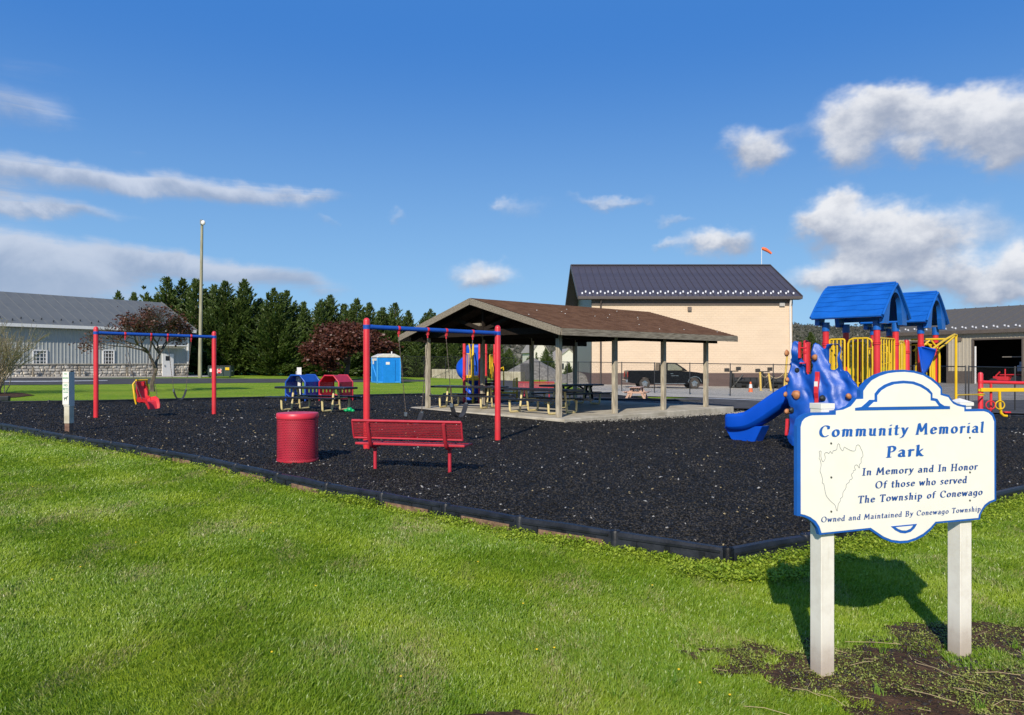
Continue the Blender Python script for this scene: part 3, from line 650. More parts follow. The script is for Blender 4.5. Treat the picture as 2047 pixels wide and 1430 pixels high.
# ================================================================== THE SIGN
def hull(pts):
    pts = sorted(set((round(a, 6), round(b, 6)) for a, b in pts))
    def half(ps):
        h = []
        for p in ps:
            while len(h) > 1 and (h[-1][0] - h[-2][0]) * (p[1] - h[-2][1]) - (h[-1][1] - h[-2][1]) * (p[0] - h[-2][0]) <= 0: h.pop()
            h.append(p)
        return h
    a, b = half(pts), half(reversed(pts)); return a[:-1] + b[:-1]
def arc(cx, cy, rx, ry, a0, a1, n=14): return [(cx + rx * math.cos(R(a0 + (a1 - a0) * i / n)), cy + ry * math.sin(R(a0 + (a1 - a0) * i / n))) for i in range(n + 1)]
GLY = {
 'o': (.54, [arc(.26, .32, .19, .29, 0, 360, 20)]), 'C': (.74, [arc(.42, .5, .32, .47, 52, 308, 18), [(.62, .9), (.63, .70)]]),
 'm': (.80, [[(.03, .57), (.12, .63), (.12, .02)], [(.12, .45), (.2, .58), (.3, .61), (.38, .53), (.38, .02)], [(.38, .45), (.46, .58), (.56, .61), (.64, .53), (.64, .04), (.71, .02)]]),
 'n': (.55, [[(.03, .57), (.12, .63), (.12, .02)], [(.12, .45), (.2, .58), (.31, .61), (.39, .53), (.39, .04), (.46, .02)]]),
 'u': (.56, [[(.03, .62), (.12, .61), (.12, .15), (.19, .04), (.29, .04), (.4, .18)], [(.4, .63), (.4, .05), (.48, .02)]]),
 'i': (.28, [[(.03, .57), (.12, .63), (.12, .05), (.19, .02)], [(.12, .86), (.145, .90)]]),
 't': (.36, [[(.14, .86), (.14, .12), (.2, .02), (.3, .07)], [(.01, .62), (.3, .62)]]),
 'y': (.50, [[(.02, .62), (.1, .62), (.24, .12)], [(.44, .63), (.23, .04), (.12, -.2), (.0, -.24)]]),
 'M': (.90, [[(.06, .02), (.15, .98)], [(.15, .98), (.38, .25)], [(.38, .25), (.66, .98)], [(.66, .98), (.73, .02)], [(.0, .01), (.13, .01)], [(.66, .01), (.82, .01)]]),
 'e': (.50, [[(.07, .33), (.43, .38)] + arc(.25, .32, .18, .29, 12, 325, 16)[:]]),
 'r': (.40, [[(.03, .57), (.12, .63), (.12, .02)], [(.12, .44), (.2, .57), (.31, .62), (.35, .54)]]),
 'a': (.52, [[(.08, .53), (.2, .63), (.33, .57), (.37, .42), (.37, .08), (.45, .02)], arc(.21, .19, .14, .17, 40, 330, 12)]),
 'l': (.28, [[(.03, .96), (.12, 1), (.12, .06), (.2, .02)]]),
 'P': (.62, [[(.13, .98), (.13, .02)], [(.02, .95), (.3, .99), (.48, .9), (.52, .72), (.43, .53), (.2, .46)], [(.02, .01), (.26, .01)]]),
 'k': (.54, [[(.03, .96), (.12, 1), (.12, .02)], [(.42, .62), (.14, .3)], [(.18, .34), (.4, .04), (.5, .02)]]),
 'I': (.33, [[(.13, .98), (.13, .02)], [(.01, .98), (.26, .98)], [(.01, .01), (.26, .01)]]),
 'd': (.56, [[(.32, .97), (.4, 1), (.4, .05), (.48, .02)], arc(.23, .31, .17, .28, 25, 335, 16)]),
 'H': (.78, [[(.12, .98), (.12, .02)], [(.58, .98), (.58, .02)], [(.12, .52), (.58, .52)], [(.02, .98), (.22, .98)], [(.48, .98), (.68, .98)], [(.02, .01), (.22, .01)], [(.48, .01), (.68, .01)]]),
 'O': (.86, [arc(.42, .5, .33, .47, 0, 360, 24)]), 'f': (.38, [[(.38, .94), (.28, .99), (.16, .86), (.16, .02)], [(.01, .62), (.31, .62)]]),
 'h': (.56, [[(.03, .96), (.12, 1), (.12, .02)], [(.12, .45), (.2, .58), (.31, .61), (.39, .53), (.39, .04), (.46, .02)]]),
 's': (.44, [[(.35, .54), (.24, .62), (.12, .57), (.11, .45), (.22, .34), (.33, .23), (.32, .1), (.2, .02), (.06, .09)]]),
 'w': (.70, [[(.03, .63), (.18, .05)], [(.18, .05), (.33, .58)], [(.33, .58), (.47, .05)], [(.47, .05), (.62, .63)]]),
 'v': (.48, [[(.03, .63), (.22, .04)], [(.22, .04), (.42, .63)]]),
 'T': (.64, [[(.3, .98), (.3, .02)], [(.03, .84), (.06, .97), (.54, .97), (.57, .84)], [(.2, .01), (.42, .01)]]),
 'p': (.56, [[(.03, .57), (.12, .63), (.12, -.28)], arc(.27, .32, .17, .28, -155, 155, 16), [(.03, -.28), (.22, -.28)]]),
 'B': (.64, [[(.13, .98), (.13, .02)], [(.02, .95), (.3, .99), (.46, .9), (.48, .75), (.4, .58), (.16, .53)], [(.3, .55), (.48, .45), (.53, .27), (.44, .07), (.25, .01), (.02, .02)]]),
 'g': (.54, [arc(.23, .32, .17, .28, 25, 335, 16), [(.4, .62), (.4, -.08), (.28, -.26), (.08, -.2)]]),
 ' ': (.34, []),
}
def lettering(parent, mat, text, p0, p1, cap, y, shear=.12, wgt=.085, thin=.022, trk=.10):
    """p0,p1 baseline ends in the board's (x,z); letters of height cap, spread to fill the line"""
    p0, p1 = Vector(p0), Vector(p1); W = (p1 - p0).length; e = (p1 - p0) / W; f = Vector((-e.y, e.x))
    adv = sum(GLY[c][0] for c in text) - .1; k = W / (adv + trk * (len(text) - 1)); sp = trk * k; hk = cap / k
    x = 0; q = 0; th = R(10); nb = [(math.cos(th) * wgt, math.sin(th) * wgt), (-math.sin(th) * thin, math.cos(th) * thin * 1.2)]
    nib = [nb[0], nb[1], (-nb[0][0], -nb[0][1]), (-nb[1][0], -nb[1][1])]
    for c in text:
        m = MB()
        for st in GLY[c][1]:
            for a, b in zip(st[:-1], st[1:]):
                h = hull([(s[0] + n[0], s[1] * hk + n[1]) for s in (a, b) for n in nib]); q += 1
                vs = []
                for (gx, gy) in h:
                    X = x + (gx + shear * gy) * k; Z = gy * k; w = p0 + e * X + f * Z; vs.append((w.x, y - .00003 * (q % 40), w.y))
                m.add(vs, [tuple(range(len(vs)))])
        if m.v: m.build('letter', mat, parent)
        x += GLY[c][0] * k + sp
def splash_mat():
    m = bpy.data.materials.new('splashed_post'); m.use_nodes = True; t = NT(m.node_tree); b = m.node_tree.nodes['Principled BSDF']; co = t.n('ShaderNodeTexCoord').outputs['Object']
    sp = t.n('ShaderNodeSeparateXYZ'); t.l.new(co, sp.inputs[0]); n = t.noise(co, 9, 8, .7); st = t.noise(t.mapping(co, (14, 14, .8)), 3, 6, .6)
    c = t.mix(t.ss(n, .35, .75), (.80, .76, .67), (.70, .65, .56)); c = t.mix(t.ss(st, .55, .8, 0, .35), c, (.42, .36, .27))
    f = t.m('MULTIPLY', t.ss(t.m('ADD', sp.outputs[2], t.m('MULTIPLY', t.m('SUBTRACT', n, .5), .35)), .30, .0), .62); c = t.mix(f, c, (.26, .16, .10))
    t.l.new(c, b.inputs['Base Color']); b.inputs['Roughness'].default_value = .5; return m
POSTW = splash_mat()
def build_sign():
    L = P(1643.5, 1350); Rr = P(1918, 1310); mid = (L + Rr) / 2; ang = math.atan2(Rr.y - L.y, Rr.x - L.x)
    root = thing('park_sign', 'white park sign with blue scalloped border and blue lettering on two white posts', 'sign', (mid.x, mid.y, gz(mid.x)), ang)
    Mi = (Matrix.Translation(root.location) @ Matrix.Rotation(ang, 4, 'Z')).inverted()
    half = (Rr - L).length / 2; FY = -.045 - .026
    def S(zx, zy, y=FY):
        px, py = 1540 + .27965 * zx, 720 + .27972 * zy; o = Mi @ Vector((0, 0, EYE)); d = Mi.to_3x3() @ Vector(((px - CX) / FPX, 1, (HOR - py) / FPX)); t = (y - o.y) / d.y; q = o + d * t; return (q.x, q.z)
    for s, ht, capn in ((-1, L, 0), (1, Rr, 1)):
        gl = (ht.z) - root.location.z; top = (S(0, 325, -.045)[1] if s < 0 else S(0, 318, -.045)[1]); bx = s * half
        top = (Mi @ Vector((ht.x, ht.y, zat(817 if s < 0 else 812, ht.y - .05)))).z
        m = MB(); m.box((0, 0, (top - gl - .25) / 2), (.089, .089, top - gl + .25)); p = m.build('post', POSTW, root, bevel=.004, loc=(bx, 0, gl))
        c = MB()
        if s < 0:
            c.box((bx, 0, top + .012), (.0935, .0935, .030))
        else:
            c.box((bx, 0, top + .010), (.106, .106, .020)); c.add([(bx - .053, -.053, top + .0205), (bx + .053, -.053, top + .0205), (bx + .053, .053, top + .0205), (bx - .053, .053, top + .0205), (bx, 0, top + .045)], [(0, 1, 4), (1, 2, 4), (2, 3, 4), (3, 0, 4)])
        c.v = [(a - bx, b, z - gl) for a, b, z in c.v]; c.build('post_cap', WHITE, p, bevel=.002)
    out = [(190, 470), (200, 425), (225, 398), (262, 382), (300, 376), (443, 374), (443, 362), (500, 355), (560, 330), (590, 300), (608, 270), (642, 268), (642, 215), (665, 180), (700, 143), (760, 105), (830, 82), (895, 72), (960, 70), (1030, 77), (1100, 97), (1160, 130), (1205, 170), (1228, 200), (1228, 238), (1278, 250), (1288, 270), (1305, 292), (1335, 310), (1370, 320), (1398, 323), (1398, 352), (1530, 350), (1565, 360), (1595, 385), (1612, 430), (1614, 1005), (1575, 1020), (1545, 1042), (1520, 1072), (1503, 1105), (1498, 1140), (1185, 1168), (1150, 1213), (1100, 1257), (1040, 1288), (980, 1306), (920, 1310), (860, 1300), (800, 1275), (750, 1240), (708, 1212), (352, 1250), (338, 1205), (310, 1165), (270, 1135), (230, 1118), (190, 1113)]
    inn = [(216, 480), (226, 440), (248, 415), (275, 402), (300, 396), (468, 392), (468, 362), (520, 355), (575, 330), (600, 300), (615, 280), (664, 278), (664, 222), (690, 183), (725, 145), (780, 115), (840, 95), (900, 87), (960, 85), (1025, 92), (1090, 110), (1145, 143), (1190, 180), (1214, 208), (1214, 250), (1270, 266), (1282, 285), (1305, 312), (1335, 327), (1370, 335), (1384, 338), (1384, 368), (1525, 366), (1555, 376), (1582, 400), (1597, 440), (1599, 995), (1560, 1010), (1528, 1035), (1505, 1070), (1488, 1105), (1484, 1128), (1178, 1155), (1140, 1198), (1090, 1240), (1035, 1270), (980, 1288), (925, 1292), (865, 1284), (810, 1262), (765, 1232), (715, 1198), (365, 1235), (350, 1190), (325, 1152), (285, 1122), (245, 1106), (217, 1100)]
    O = [S(*p) for p in out]; I = [S(*p) for p in inn]
    MB().prism(O, FY, FY + .024).build('board', SIGNB, root)
    face = MB().prism(I, FY - .002, FY + .004).build('face_panel', SIGNW, root)
    # arch ornament
    a1 = [(603, 361), (603, 342), (648, 335), (680, 308), (705, 284), (742, 284), (742, 240), (770, 205), (810, 177), (865, 155), (945, 147), (1020, 153), (1080, 175), (1130, 207), (1155, 237), (1155, 270), (1190, 277), (1210, 308), (1240, 327), (1280, 330), (1280, 350)]
    a2 = [(697, 336), (735, 300), (760, 300), (760, 252), (790, 217), (830, 192), (882, 173), (950, 167), (1010, 172), (1062, 190), (1108, 217), (1139, 245), (1139, 289), (1172, 294), (1198, 329)]
    MB().prism([S(*p) for p in a1], FY - .004, FY - .001).build('arch_ornament', SIGNB, root)
    MB().prism([S(*p) for p in a2], FY - .006, FY - .003).build('arch_panel', SIGNW, root)
    b1 = [(857, 1188), (1045, 1170), (1028, 1200), (1000, 1226), (960, 1238), (925, 1234), (890, 1216)]; b2 = [(890, 1194), (1014, 1182), (995, 1204), (965, 1217), (935, 1216), (910, 1207)]
    MB().prism([S(*p) for p in b1], FY - .004, FY - .001).build('crescent_ornament', SIGNB, root)
    MB().prism([S(*p) for p in b2], FY - .006, FY - .003).build('crescent_panel', SIGNW, root)
    y = FY - .0035;  LB = mk('letter_blue', (.008, .105, .42), .5, var=.05); LD = mk('letter_dark_blue', (.010, .065, .26), .5, var=.05)
    for txt, p0, p1, cap, w, mt in [("Community Memorial", (341, 552), (1512, 518), 84, .1, LB), ("Park", (828, 696), (1078, 685), 80, .105, LB), ("In Memory and In Honor", (655, 825), (1470, 783), 52, .09, LD),
                                ("Of those who served", (744, 918), (1395, 878), 52, .09, LD), ("The Township of Conewago", (622, 1023), (1506, 964), 52, .09, LD), ("Owned and Maintained By Conewago Township", (357, 1160), (1495, 1080), 40, .08, LD)]:
        a, b = S(*p0), S(*p1); lettering(face, mt, txt, a, b, abs(S(p0[0], p0[1] - cap)[1] - a[1]), y, wgt=w, trk=.16 if w > .095 else .10)
    cty = [(345, 655), (352, 649), (360, 655), (358, 690), (368, 722), (378, 724), (388, 705), (388, 690), (384, 668), (400, 660), (415, 667), (425, 652), (438, 668), (445, 650), (458, 645), (471, 638), (475, 612), (482, 597), (492, 606), (494, 622), (508, 645), (517, 645), (525, 622), (540, 630), (570, 645), (592, 650), (605, 643), (610, 615), (622, 605), (634, 612), (645, 635), (655, 658), (658, 688), (646, 700), (645, 735), (633, 745), (633, 772), (617, 750), (603, 752), (598, 766), (605, 785), (590, 790), (588, 805), (575, 818), (583, 845), (562, 858), (560, 872), (540, 888), (536, 915), (516, 945), (513, 975), (497, 990), (496, 1008), (482, 1030), (475, 1078), (466, 1060), (458, 1035), (430, 1010), (412, 990), (395, 965), (385, 920), (378, 885), (368, 878), (370, 855), (362, 820), (352, 792), (360, 750), (352, 712), (345, 702), (349, 680), (345, 655)]
    m = MB(); pts = [Vector((S(*p)[0], y, S(*p)[1])) for p in cty]; sm = [pts[0]]
    for i in range(len(pts) - 1):
        pa, pb, pc, pd = pts[max(i - 1, 0)], pts[i], pts[i + 1], pts[min(i + 2, len(pts) - 1)]
        for t in (.33, .66, 1): sm.append(.5 * ((2 * pb) + (pc - pa) * t + (2 * pa - 5 * pb + 4 * pc - pd) * t * t + (3 * pb - pa - 3 * pc + pd) * t ** 3))
    m.tube(sm, .0011, 5); m.build('map_outline', mk('grey_ink', (.16, .17, .2), .6), root)
    SC = mk('bolt', (.10, .095, .085), .5, metal=.6)
    for p in [(431, 595), (432, 838), (432, 1082), (1422, 555), (1423, 802), (1423, 1003)]:
        x, z = S(*p); b = MB(); b.tube([(x, FY + .001, z), (x, FY - .006, z)], [.0062, .005], 10).build('bolt', SC, root, smooth=True)
build_sign()

# ================================================================== SWINGS
def chain(m, a, b, r=.008):
    a, b = Vector(a), Vector(b); n = int((b - a).length / .035); pts = [a + (b - a) * i / n for i in range(n + 1)]; m.tube(pts, [r * (1.25 if i % 2 else .65) for i in range(n + 1)], 5)
def swing_frame(label, pxa, pya, pxb, pyb, hang, h=2.44):
    A, B = P(pxa, pya, MU), P(pxb, pyb, MU); mid = (A + B) / 2; ang = math.atan2(B.y - A.y, B.x - A.x); hl = (B - A).length / 2
    root = thing('swing_frame', label, 'swing set', (mid.x, mid.y, gz(mid.x) + MU), ang, 'red and blue swing frames')
    for s, Q in ((-1, A), (1, B)):
        z0 = Q.z - root.location.z; m = MB(); m.lathe([(.063, -.3), (.063, h - .05), (.056, h - .02), (.036, h + .002), (.012, h + .012), (0, h + .013)], (s * hl, 0, z0), 20); p = m.build('post', RED, root, smooth=True)
        c = MB(); c.lathe([(.0665, h - .20), (.0665, h - .12)], (s * hl, 0, z0), 20).tube([(s * (hl - .05), 0, z0 + h - .16), (s * (hl - .12), 0, z0 + h - .16)], .05, 12); c.build('collar', BLUEP, p, smooth=True)
    zb = h - .16; m = MB(); m.tube([(-hl + .06, 0, zb + A.z - root.location.z), (hl - .06, 0, zb + B.z - root.location.z)], .044, 16); m.build('beam', BLUEP, root, smooth=True)
    Mi = (Matrix.Translation(root.location) @ Matrix.Rotation(ang, 4, 'Z')); out = []
    for px in hang:
        k = (px - CX) / FPX; u = Vector((math.cos(ang), math.sin(ang))); t = (k * mid.y - mid.x) / (u.x - k * u.y); m = MB()
        zz = zb + (A.z + B.z) / 2 - root.location.z - (A.z - B.z) * t / (2 * hl)
        m.lathe([(.049, -.024), (.052, -.02), (.052, .02), (.049, .024)], (0, 0, 0), 16, cap=False); n = len(m.v)
        m.v = [(t + v[2], v[0], zz + v[1]) for v in m.v]; m.box((t, 0, zz - .075), (.032, .05, .06)); m.tube([(t, 0, zz - .10), (t, 0, zz - .16)], .013, 8); m.build('hanger', RED, root, smooth=True); out.append((t, zz - .16))
    return root, out, ang
def belt_swing(label, root, h0, h1, e0, e1, zl, zend):
    (t0, z0), (t1, z1) = h0, h1; w = e1 - e0; mid = (e0 + e1) / 2
    Mw = Matrix.Translation(root.location) @ Matrix.Rotation(root.rotation_euler.z, 4, 'Z'); loc = Mw @ Vector((mid, 0, zl))
    sw = thing('belt_swing', label, 'swing', loc, root.rotation_euler.z, 'black belt swings'); off = Vector((mid, 0, zl))
    for (t, z, e) in ((t0, z0, e0), (t1, z1, e1)):
        m = MB(); chain(m, Vector((t, 0, z)) - off, Vector((e, 0, zend)) - off); m.build('chain', CHAIN, sw)
    m = MB(); n = 14; path = []
    for i in range(n + 1):
        a = -1 + 2 * i / n; path.append((a * w / 2, 0, (zend - .02 - zl) * abs(a) ** 2.6))
    prof = [(-.075, -.007), (.075, -.007), (.075, .007), (-.075, .007)]; m.sweep(prof, path); m.build('seat', RUBBER, sw, smooth=True)
    for s in (-1, 1): m = MB(); m.box((s * (w / 2 + .004), 0, zend - .035 - zl), (.012, .09, .08)); m.build('clamp', STEEL, sw, bevel=.002)
fa, hg, ang = swing_frame('front swing frame with two red posts and blue beam behind the red bench', 733, 897, 995, 880, [797, 855, 892, 945])
belt_swing('black belt swing on rusty chains hanging low beside the grey pavilion post', fa, hg[0], hg[1], hg[0][0] + .16, hg[0][0] + .42 + .1, .42, .66)
belt_swing('black belt swing hanging in front of the pavilion slab, next to the right red post', fa, hg[2], hg[3], hg[2][0] + .13, hg[2][0] + .13 + .36, .52, .80)
fb, hb, angb = swing_frame('left swing frame near the information post, carrying the moulded red seat', 192, 835, 428, 828, [250, 302, 335, 382])
belt_swing('black belt swing on the left frame, right of the moulded red seat', fb, hb[2], hb[3], hb[2][0] + .16, hb[3][0] - .14, .44, .74)
def access_swing():
    (t0, z0), (t1, z1) = hb[0], hb[1]; mid = (t0 + t1) / 2 + .09; Mw = Matrix.Translation(fb.location) @ Matrix.Rotation(fb.rotation_euler.z, 4, 'Z')
    zl = .40; loc = Mw @ Vector((mid, 0, zl)); sw = thing('moulded_swing', 'red high backed moulded swing seat with yellow harness hanging on the left frame', 'swing', loc, fb.rotation_euler.z + R(28)); SK = .84
    rz = R(-28); Rm = Matrix.Rotation(rz, 3, 'Z')
    seat = MB(); n = 9; prof = [(-.24, .12), (-.20, .02), (-.10, -.02), (.10, -.02), (.20, .02), (.24, .12), (.27, .12), (.22, -.03), (.1, -.06), (-.1, -.06), (-.22, -.03), (-.27, .12)]
    path = [(0, .10, .62), (0, .085, .50), (0, .06, .34), (0, .03, .18), (0, -.03, .06), (0, -.14, .03), (0, -.27, .05), (0, -.38, .02), (0, -.44, -.10), (0, -.47, -.2)]
    seat.sweep(prof, path, up=(0, -.5, .8), scale=[.55, .62, .78, .66, .95, 1.0, 1.05, .9, .8, .7]); seat.v = [(a * .92, b * .9, c * .92) for a, b, c in seat.v]; seat.build('shell', RED, sw, smooth=True)
    y = MB()
    for s in (-1, 1): y.tube([(s * .18, .02, .60), (s * .235, .06, .50), (s * .24, .02, .30), (s * .25, -.02, .12), (s * .22, -.04, -.05)], [.022, .026, .028, .026, .022], 10)
    y.tube([(-.19, .0, .61), (.19, .0, .61)], .028, 10); y.build('harness', YEL, sw, smooth=True)
    for s, (t, z) in ((-1, (t0, z0)), (1, (t1, z1))):
        top = Rm @ (Vector((t - mid, 0, z - zl))); m = MB(); chain(m, top, (s * .19, .06, .63)); m.build('chain', CHAIN, sw); m = MB(); chain(m, top + Vector((0, 0, -.4)), (s * .26, -.3, .10)); m.build('chain', CHAIN, sw)
access_swing()

# ================================================================== BENCH, TRASH CAN, POSTS
PERFB = perfmat('red_perforated', (.36, .018, .03), .021, .36); PERFC = perfmat('red_perforated_drum', (.50, .024, .05), .031, .31, cyl=.325)
def bench():
    A, B = P(750, 937, MU), P(899, 945, MU); mid = (A + B) / 2; ang = math.atan2(B.y - A.y, B.x - A.x); hl = (B - A).length / 2
    root = thing('park_bench', 'red perforated metal bench seen from behind, next to the red trash can', 'bench', (mid.x, mid.y, gz(mid.x) + MU), ang, 'red benches'); W = .86
    def pan(name, poly, x0=-W, x1=W):  # sheet: closed thin profile in (y,z)
        p = MB(); n = len(poly)
        for i, (yy, zz) in enumerate(poly): p.v += [(x0, yy, zz), (x1, yy, zz)]
        p.f = [(2 * i, 2 * i + 1, 2 * i + 3, 2 * i + 2) for i in range(n - 1)]; return p.build(name, PERFB, root)
    by = [(-.185, .505), (-.215, .58), (-.235, .66), (-.25, .745)]
    b = pan('backrest', by); r = MB()
    r.tube([(-W, -.252, .76), (W, -.252, .76)], .021, 12); r.tube([(-W, -.182, .495), (W, -.182, .495)], .014, 10)
    for s in (-1, 1): r.tube([(s * W, -.182, .495), (s * W, -.215, .58), (s * W, -.252, .76)], .014, 10)
    r.build('backrest_rim', REDV, b, smooth=True)
    s_ = pan('seat', [(-.115, .405), (0, .412), (.14, .405), (.26, .395)]); r = MB()
    for yy, zz in ((-.12, .405), (.27, .393)): r.box((0, yy, zz), (2 * W + .02, .026, .036))
    for s in (-1, 1): r.box((s * W, .075, .400), (.022, .37, .03))
    r.build('seat_rim', REDV, s_, bevel=.006)
    for s in (-1, 1):
        x = s * hl; m = MB(); m.tube([(x, 0, -.2), (x, 0, .345)], .027, 12); m.build('leg', REDV, root, smooth=True)
        m = MB(); pth = [(x, -.285, .735), (x, -.255, .62), (x, -.215, .50), (x, -.17, .41), (x, -.12, .37), (x, -.05, .352), (x, .10, .362), (x, .24, .37)]; m.tube(pth, .0285, 12)
        m.build('support_arm', REDV, root, smooth=True)
    return root
B0 = bench()
D2 = P(1073, 796, MU); dup(B0, (D2.x, D2.y, D2.z), PI + R(3), 'faded red bench facing the camera beyond the pavilion, between two dark posts', 'red benches')
def trash():
    c = P(595, 921, MU); k = c.y / 12.3; root = thing('trash_can', 'round red perforated metal trash can with a flat red lid on the black mulch', 'trash can', c)
    b = MB(); b.lathe([(.325, .03), (.325, .70)], seg=48, cap=False); b.build('body', PERFC, root, smooth=True)
    m = MB(); m.lathe([(.30, .0), (.329, .0), (.333, .015), (.329, .038), (.318, .04)], seg=48, cap=False); m.lathe([(.318, .69), (.331, .69), (.331, .70)], seg=48, cap=False); m.build('rim', REDV, root, smooth=True)
    m = MB(); m.lathe([(.318, .70), (.335, .70), (.338, .715), (.336, .765), (.325, .78), (.26, .785), (.15, .788), (0, .789)], seg=48, cap=False); m.build('lid', mk('lid_red', (.62, .028, .055), .4, var=.06), root, smooth=True)
    m = MB(); m.lathe([(0, .05), (.27, .05), (.29, .66)], seg=32, cap=False); m.build('liner', mk('bin_liner', (.10, .012, .02), .7), root, smooth=True)
trash()
def textmesh(txt, size, mat, name, parent, loc, rot, wide=1.0, align='CENTER', bold=0.0):
    cu = bpy.data.curves.new(name, 'FONT'); cu.body = txt; cu.size = size; cu.align_x = align; cu.offset = bold; cu.resolution_u = 3
    o = bpy.data.objects.new(name, cu); C.objects.link(o); dg = bpy.context.evaluated_depsgraph_get(); me = bpy.data.meshes.new_from_object(o.evaluated_get(dg)); bpy.data.objects.remove(o); bpy.data.curves.remove(cu)
    q = link(me, name, None, parent, kind='stuff'); me.materials.clear(); me.materials.append(mat); q.location = loc; q.rotation_euler = rot; q.scale = (wide, 1, 1); return q
GREEN = mk('sign_green', (.01, .28, .16), .5)
def info_post():
    c = P(138, 868); rz = R(-14); root = thing('information_post', 'white square post with green lettering against smoking and pets, at the lawn edge', 'sign post', c, rz)
    m = MB(); m.box((0, 0, .10), (.12, .12, .34)); m.build('base_block', mk('rusty_timber', (.12, .06, .04), .9, scale=9, col2=(.25, .16, .11)), root, bevel=.006)
    m = MB(); m.box((0, 0, .42), (.135, .135, .37)); m.build('post', mk('dirty_white', (.42, .38, .27), .7, scale=4, col2=(.62, .58, .47), dirt=.3), root, bevel=.006)
    m = MB(); m.box((0, 0, .98), (.155, .15, .76)); m.build('sleeve', mk('grey_white', (.55, .53, .47), .6, scale=4, dirt=.2), root, bevel=.008)
    m = MB(); m.box((.02, 0, 1.37), (.12, .10, .02)); m.build('post_top', WOODH, root)
    for z0, h, lines in ((1.245, .24, [('NO', .05, .055), ('SMOKING', .046, -.035)]), (.88, .47, [('NO', .07, .165), ('PETS', .075, .075), ('ALLOWED', .036, .025)])):
        pl = MB(); pl.box((-.004, -.084, z0), (.165, .006, h)); p = pl.build('sign_plate', WHITE, root, bevel=.002)
        for (tx, sz, dz) in lines: textmesh(tx, sz, GREEN, 'lettering', p, (-.004, -.0885, z0 + dz), (PI / 2, 0, 0), .72 if len(tx) > 4 else .95, bold=.0012)
        if h > .3:   # little dog figure
            d = MB(); z = z0 - .10; 
            d.prism([(-.045, z + .02), (.02, z + .03), (.035, z + .055), (.05, z + .05), (.06, z + .035), (.04, z + .025), (.032, z), (.03, z - .045), (.02, z - .045), (.015, z - .008), (-.025, z - .008), (-.03, z - .045), (-.042, z - .045), (-.045, z - .005), (-.06, z + .03)], -.0884, -.0874); d.build('dog_symbol', mk('ink', (.06, .1, .09), .6), p)
info_post()
def far_post():
    c = D(598, 30.4); root = thing('information_post', 'white square post standing behind the blue tunnel at the far border', 'sign post', c, R(20))
    MB().box((0, 0, .40), (.11, .11, .9)).build('post', WHITE, root, bevel=.005); MB().box((0, 0, 1.12), (.17, .16, .56)).build('sleeve', WHITE, root, bevel=.006); MB().box((-.11, 0, 1.05), (.03, .18, .40)).build('sign_plate', mk('plate_grey', (.45, .43, .38), .5), root)
far_post()

# ================================================================== PICNIC TABLES
TOPM = mk('black_vinyl', (.012, .013, .017), .38, var=.3, scale=8)
def metal_table(label, loc, rz, group='black topped picnic tables', L=2.44):
    root = thing('picnic_table', label, 'picnic table', loc, rz, group); H = .745
    MB().box((0, 0, H), (L, .74, .07)).build('tabletop', TOPM, root, bevel=.02)
    for s in (-1, 1): MB().box((0, s * .70, .44), (L, .26, .06)).build('bench_seat', TOPM, root, bevel=.02)
    for e in (-1, 1):
        x = e * L * .29
        for s in (-1, 1):
            m = MB(); pts = [(x, s * .10, H - .02), (x, s * .14, .5), (x, s * .20, .10)]
            for k in range(1, 5): a = PI / 8 * k; pts.append((x, s * (.28 - .08 * math.cos(a)), .10 - .065 * math.sin(a)))
            for k in range(0, 4): a = PI / 2 - PI / 8 * k; pts.append((x, s * (.60 + .08 * math.cos(a)), .10 - .065 * math.sin(a)))
            pts += [(x, s * .68, .12), (x, s * .70, .42)]; m.tube(pts, .036, 10); m.build('leg', CREAM, root, smooth=True)
        MB().box((x, 0, .425), (.05, 1.3, .03)).build('cross_bar', CREAM, root); MB().tube([(x, -.17, .20), (x, .17, .20)], .018, 8).build('cross_bar', CREAM, root)
    return root
t1 = P(631, 821, MU); T1 = metal_table('black topped picnic table with cream pipe legs in front of the blue and red tunnels', t1, R(-24), L=2.8)
t2 = PA + E1 * 1.75 + E2 * 6.2; SZ = .12
dup(T1, (t2.x, t2.y, SZ), R(-24), 'black topped picnic table under the pavilion, between its two left rear posts')
t3 = PA + E1 * 1.6 + E2 * 2.33; dup(T1, (t3.x, t3.y, SZ), R(-43), 'black topped picnic table under the pavilion beside the nearest grey post')
t4 = PA + E1 * 5.9 + E2 * 5.0; dup(T1, (t4.x, t4.y, SZ), R(40), 'black topped picnic table at the back of the pavilion, behind the row of three posts')
def wood_table(label, loc, rz, mat, k=1):
    root = thing('wooden_table', label, 'picnic table', loc, rz, 'wooden picnic tables'); root.scale = (k, k, k)
    for i in range(5): MB().box((0, -.30 + i * .15, .74), (1.9, .138, .04)).build('plank', mat, root)
    for s in (-1, 1):
        for k in (0, 1): MB().box((0, s * (.62 + k * .15), .44), (1.9, .138, .04)).build('plank', mat, root)
    for e in (-1, 1):
        x = e * .62
        for s in (-1, 1): MB().bar((x, s * .22, .72), (x, s * .62, -.02), .06, .15).build('leg', mat, root)
        MB().box((x + e * .045, 0, .40), (.04, 1.5, .12)).build('cross_bar', mat, root); MB().box((x + e * .045, 0, .68), (.04, .7, .09)).build('cross_bar', mat, root)
        MB().bar((x, 0, .42), (e * .15, 0, .70), .05, .08).build('brace', mat, root)
PALE = mk('pale_pink_timber', (.42, .25, .18), .8, scale=6, col2=(.58, .38, .28), stretch=(1, 6, 6))
wood_table('pale wooden picnic table end on, in front of the fence and black pickup', P(1273, 796, MU), R(72), PALE, .74)
wood_table('dark brown wooden picnic table in shade behind the pavilion, left of the pale one', P(1150, 803, MU), R(12), DWOOD)

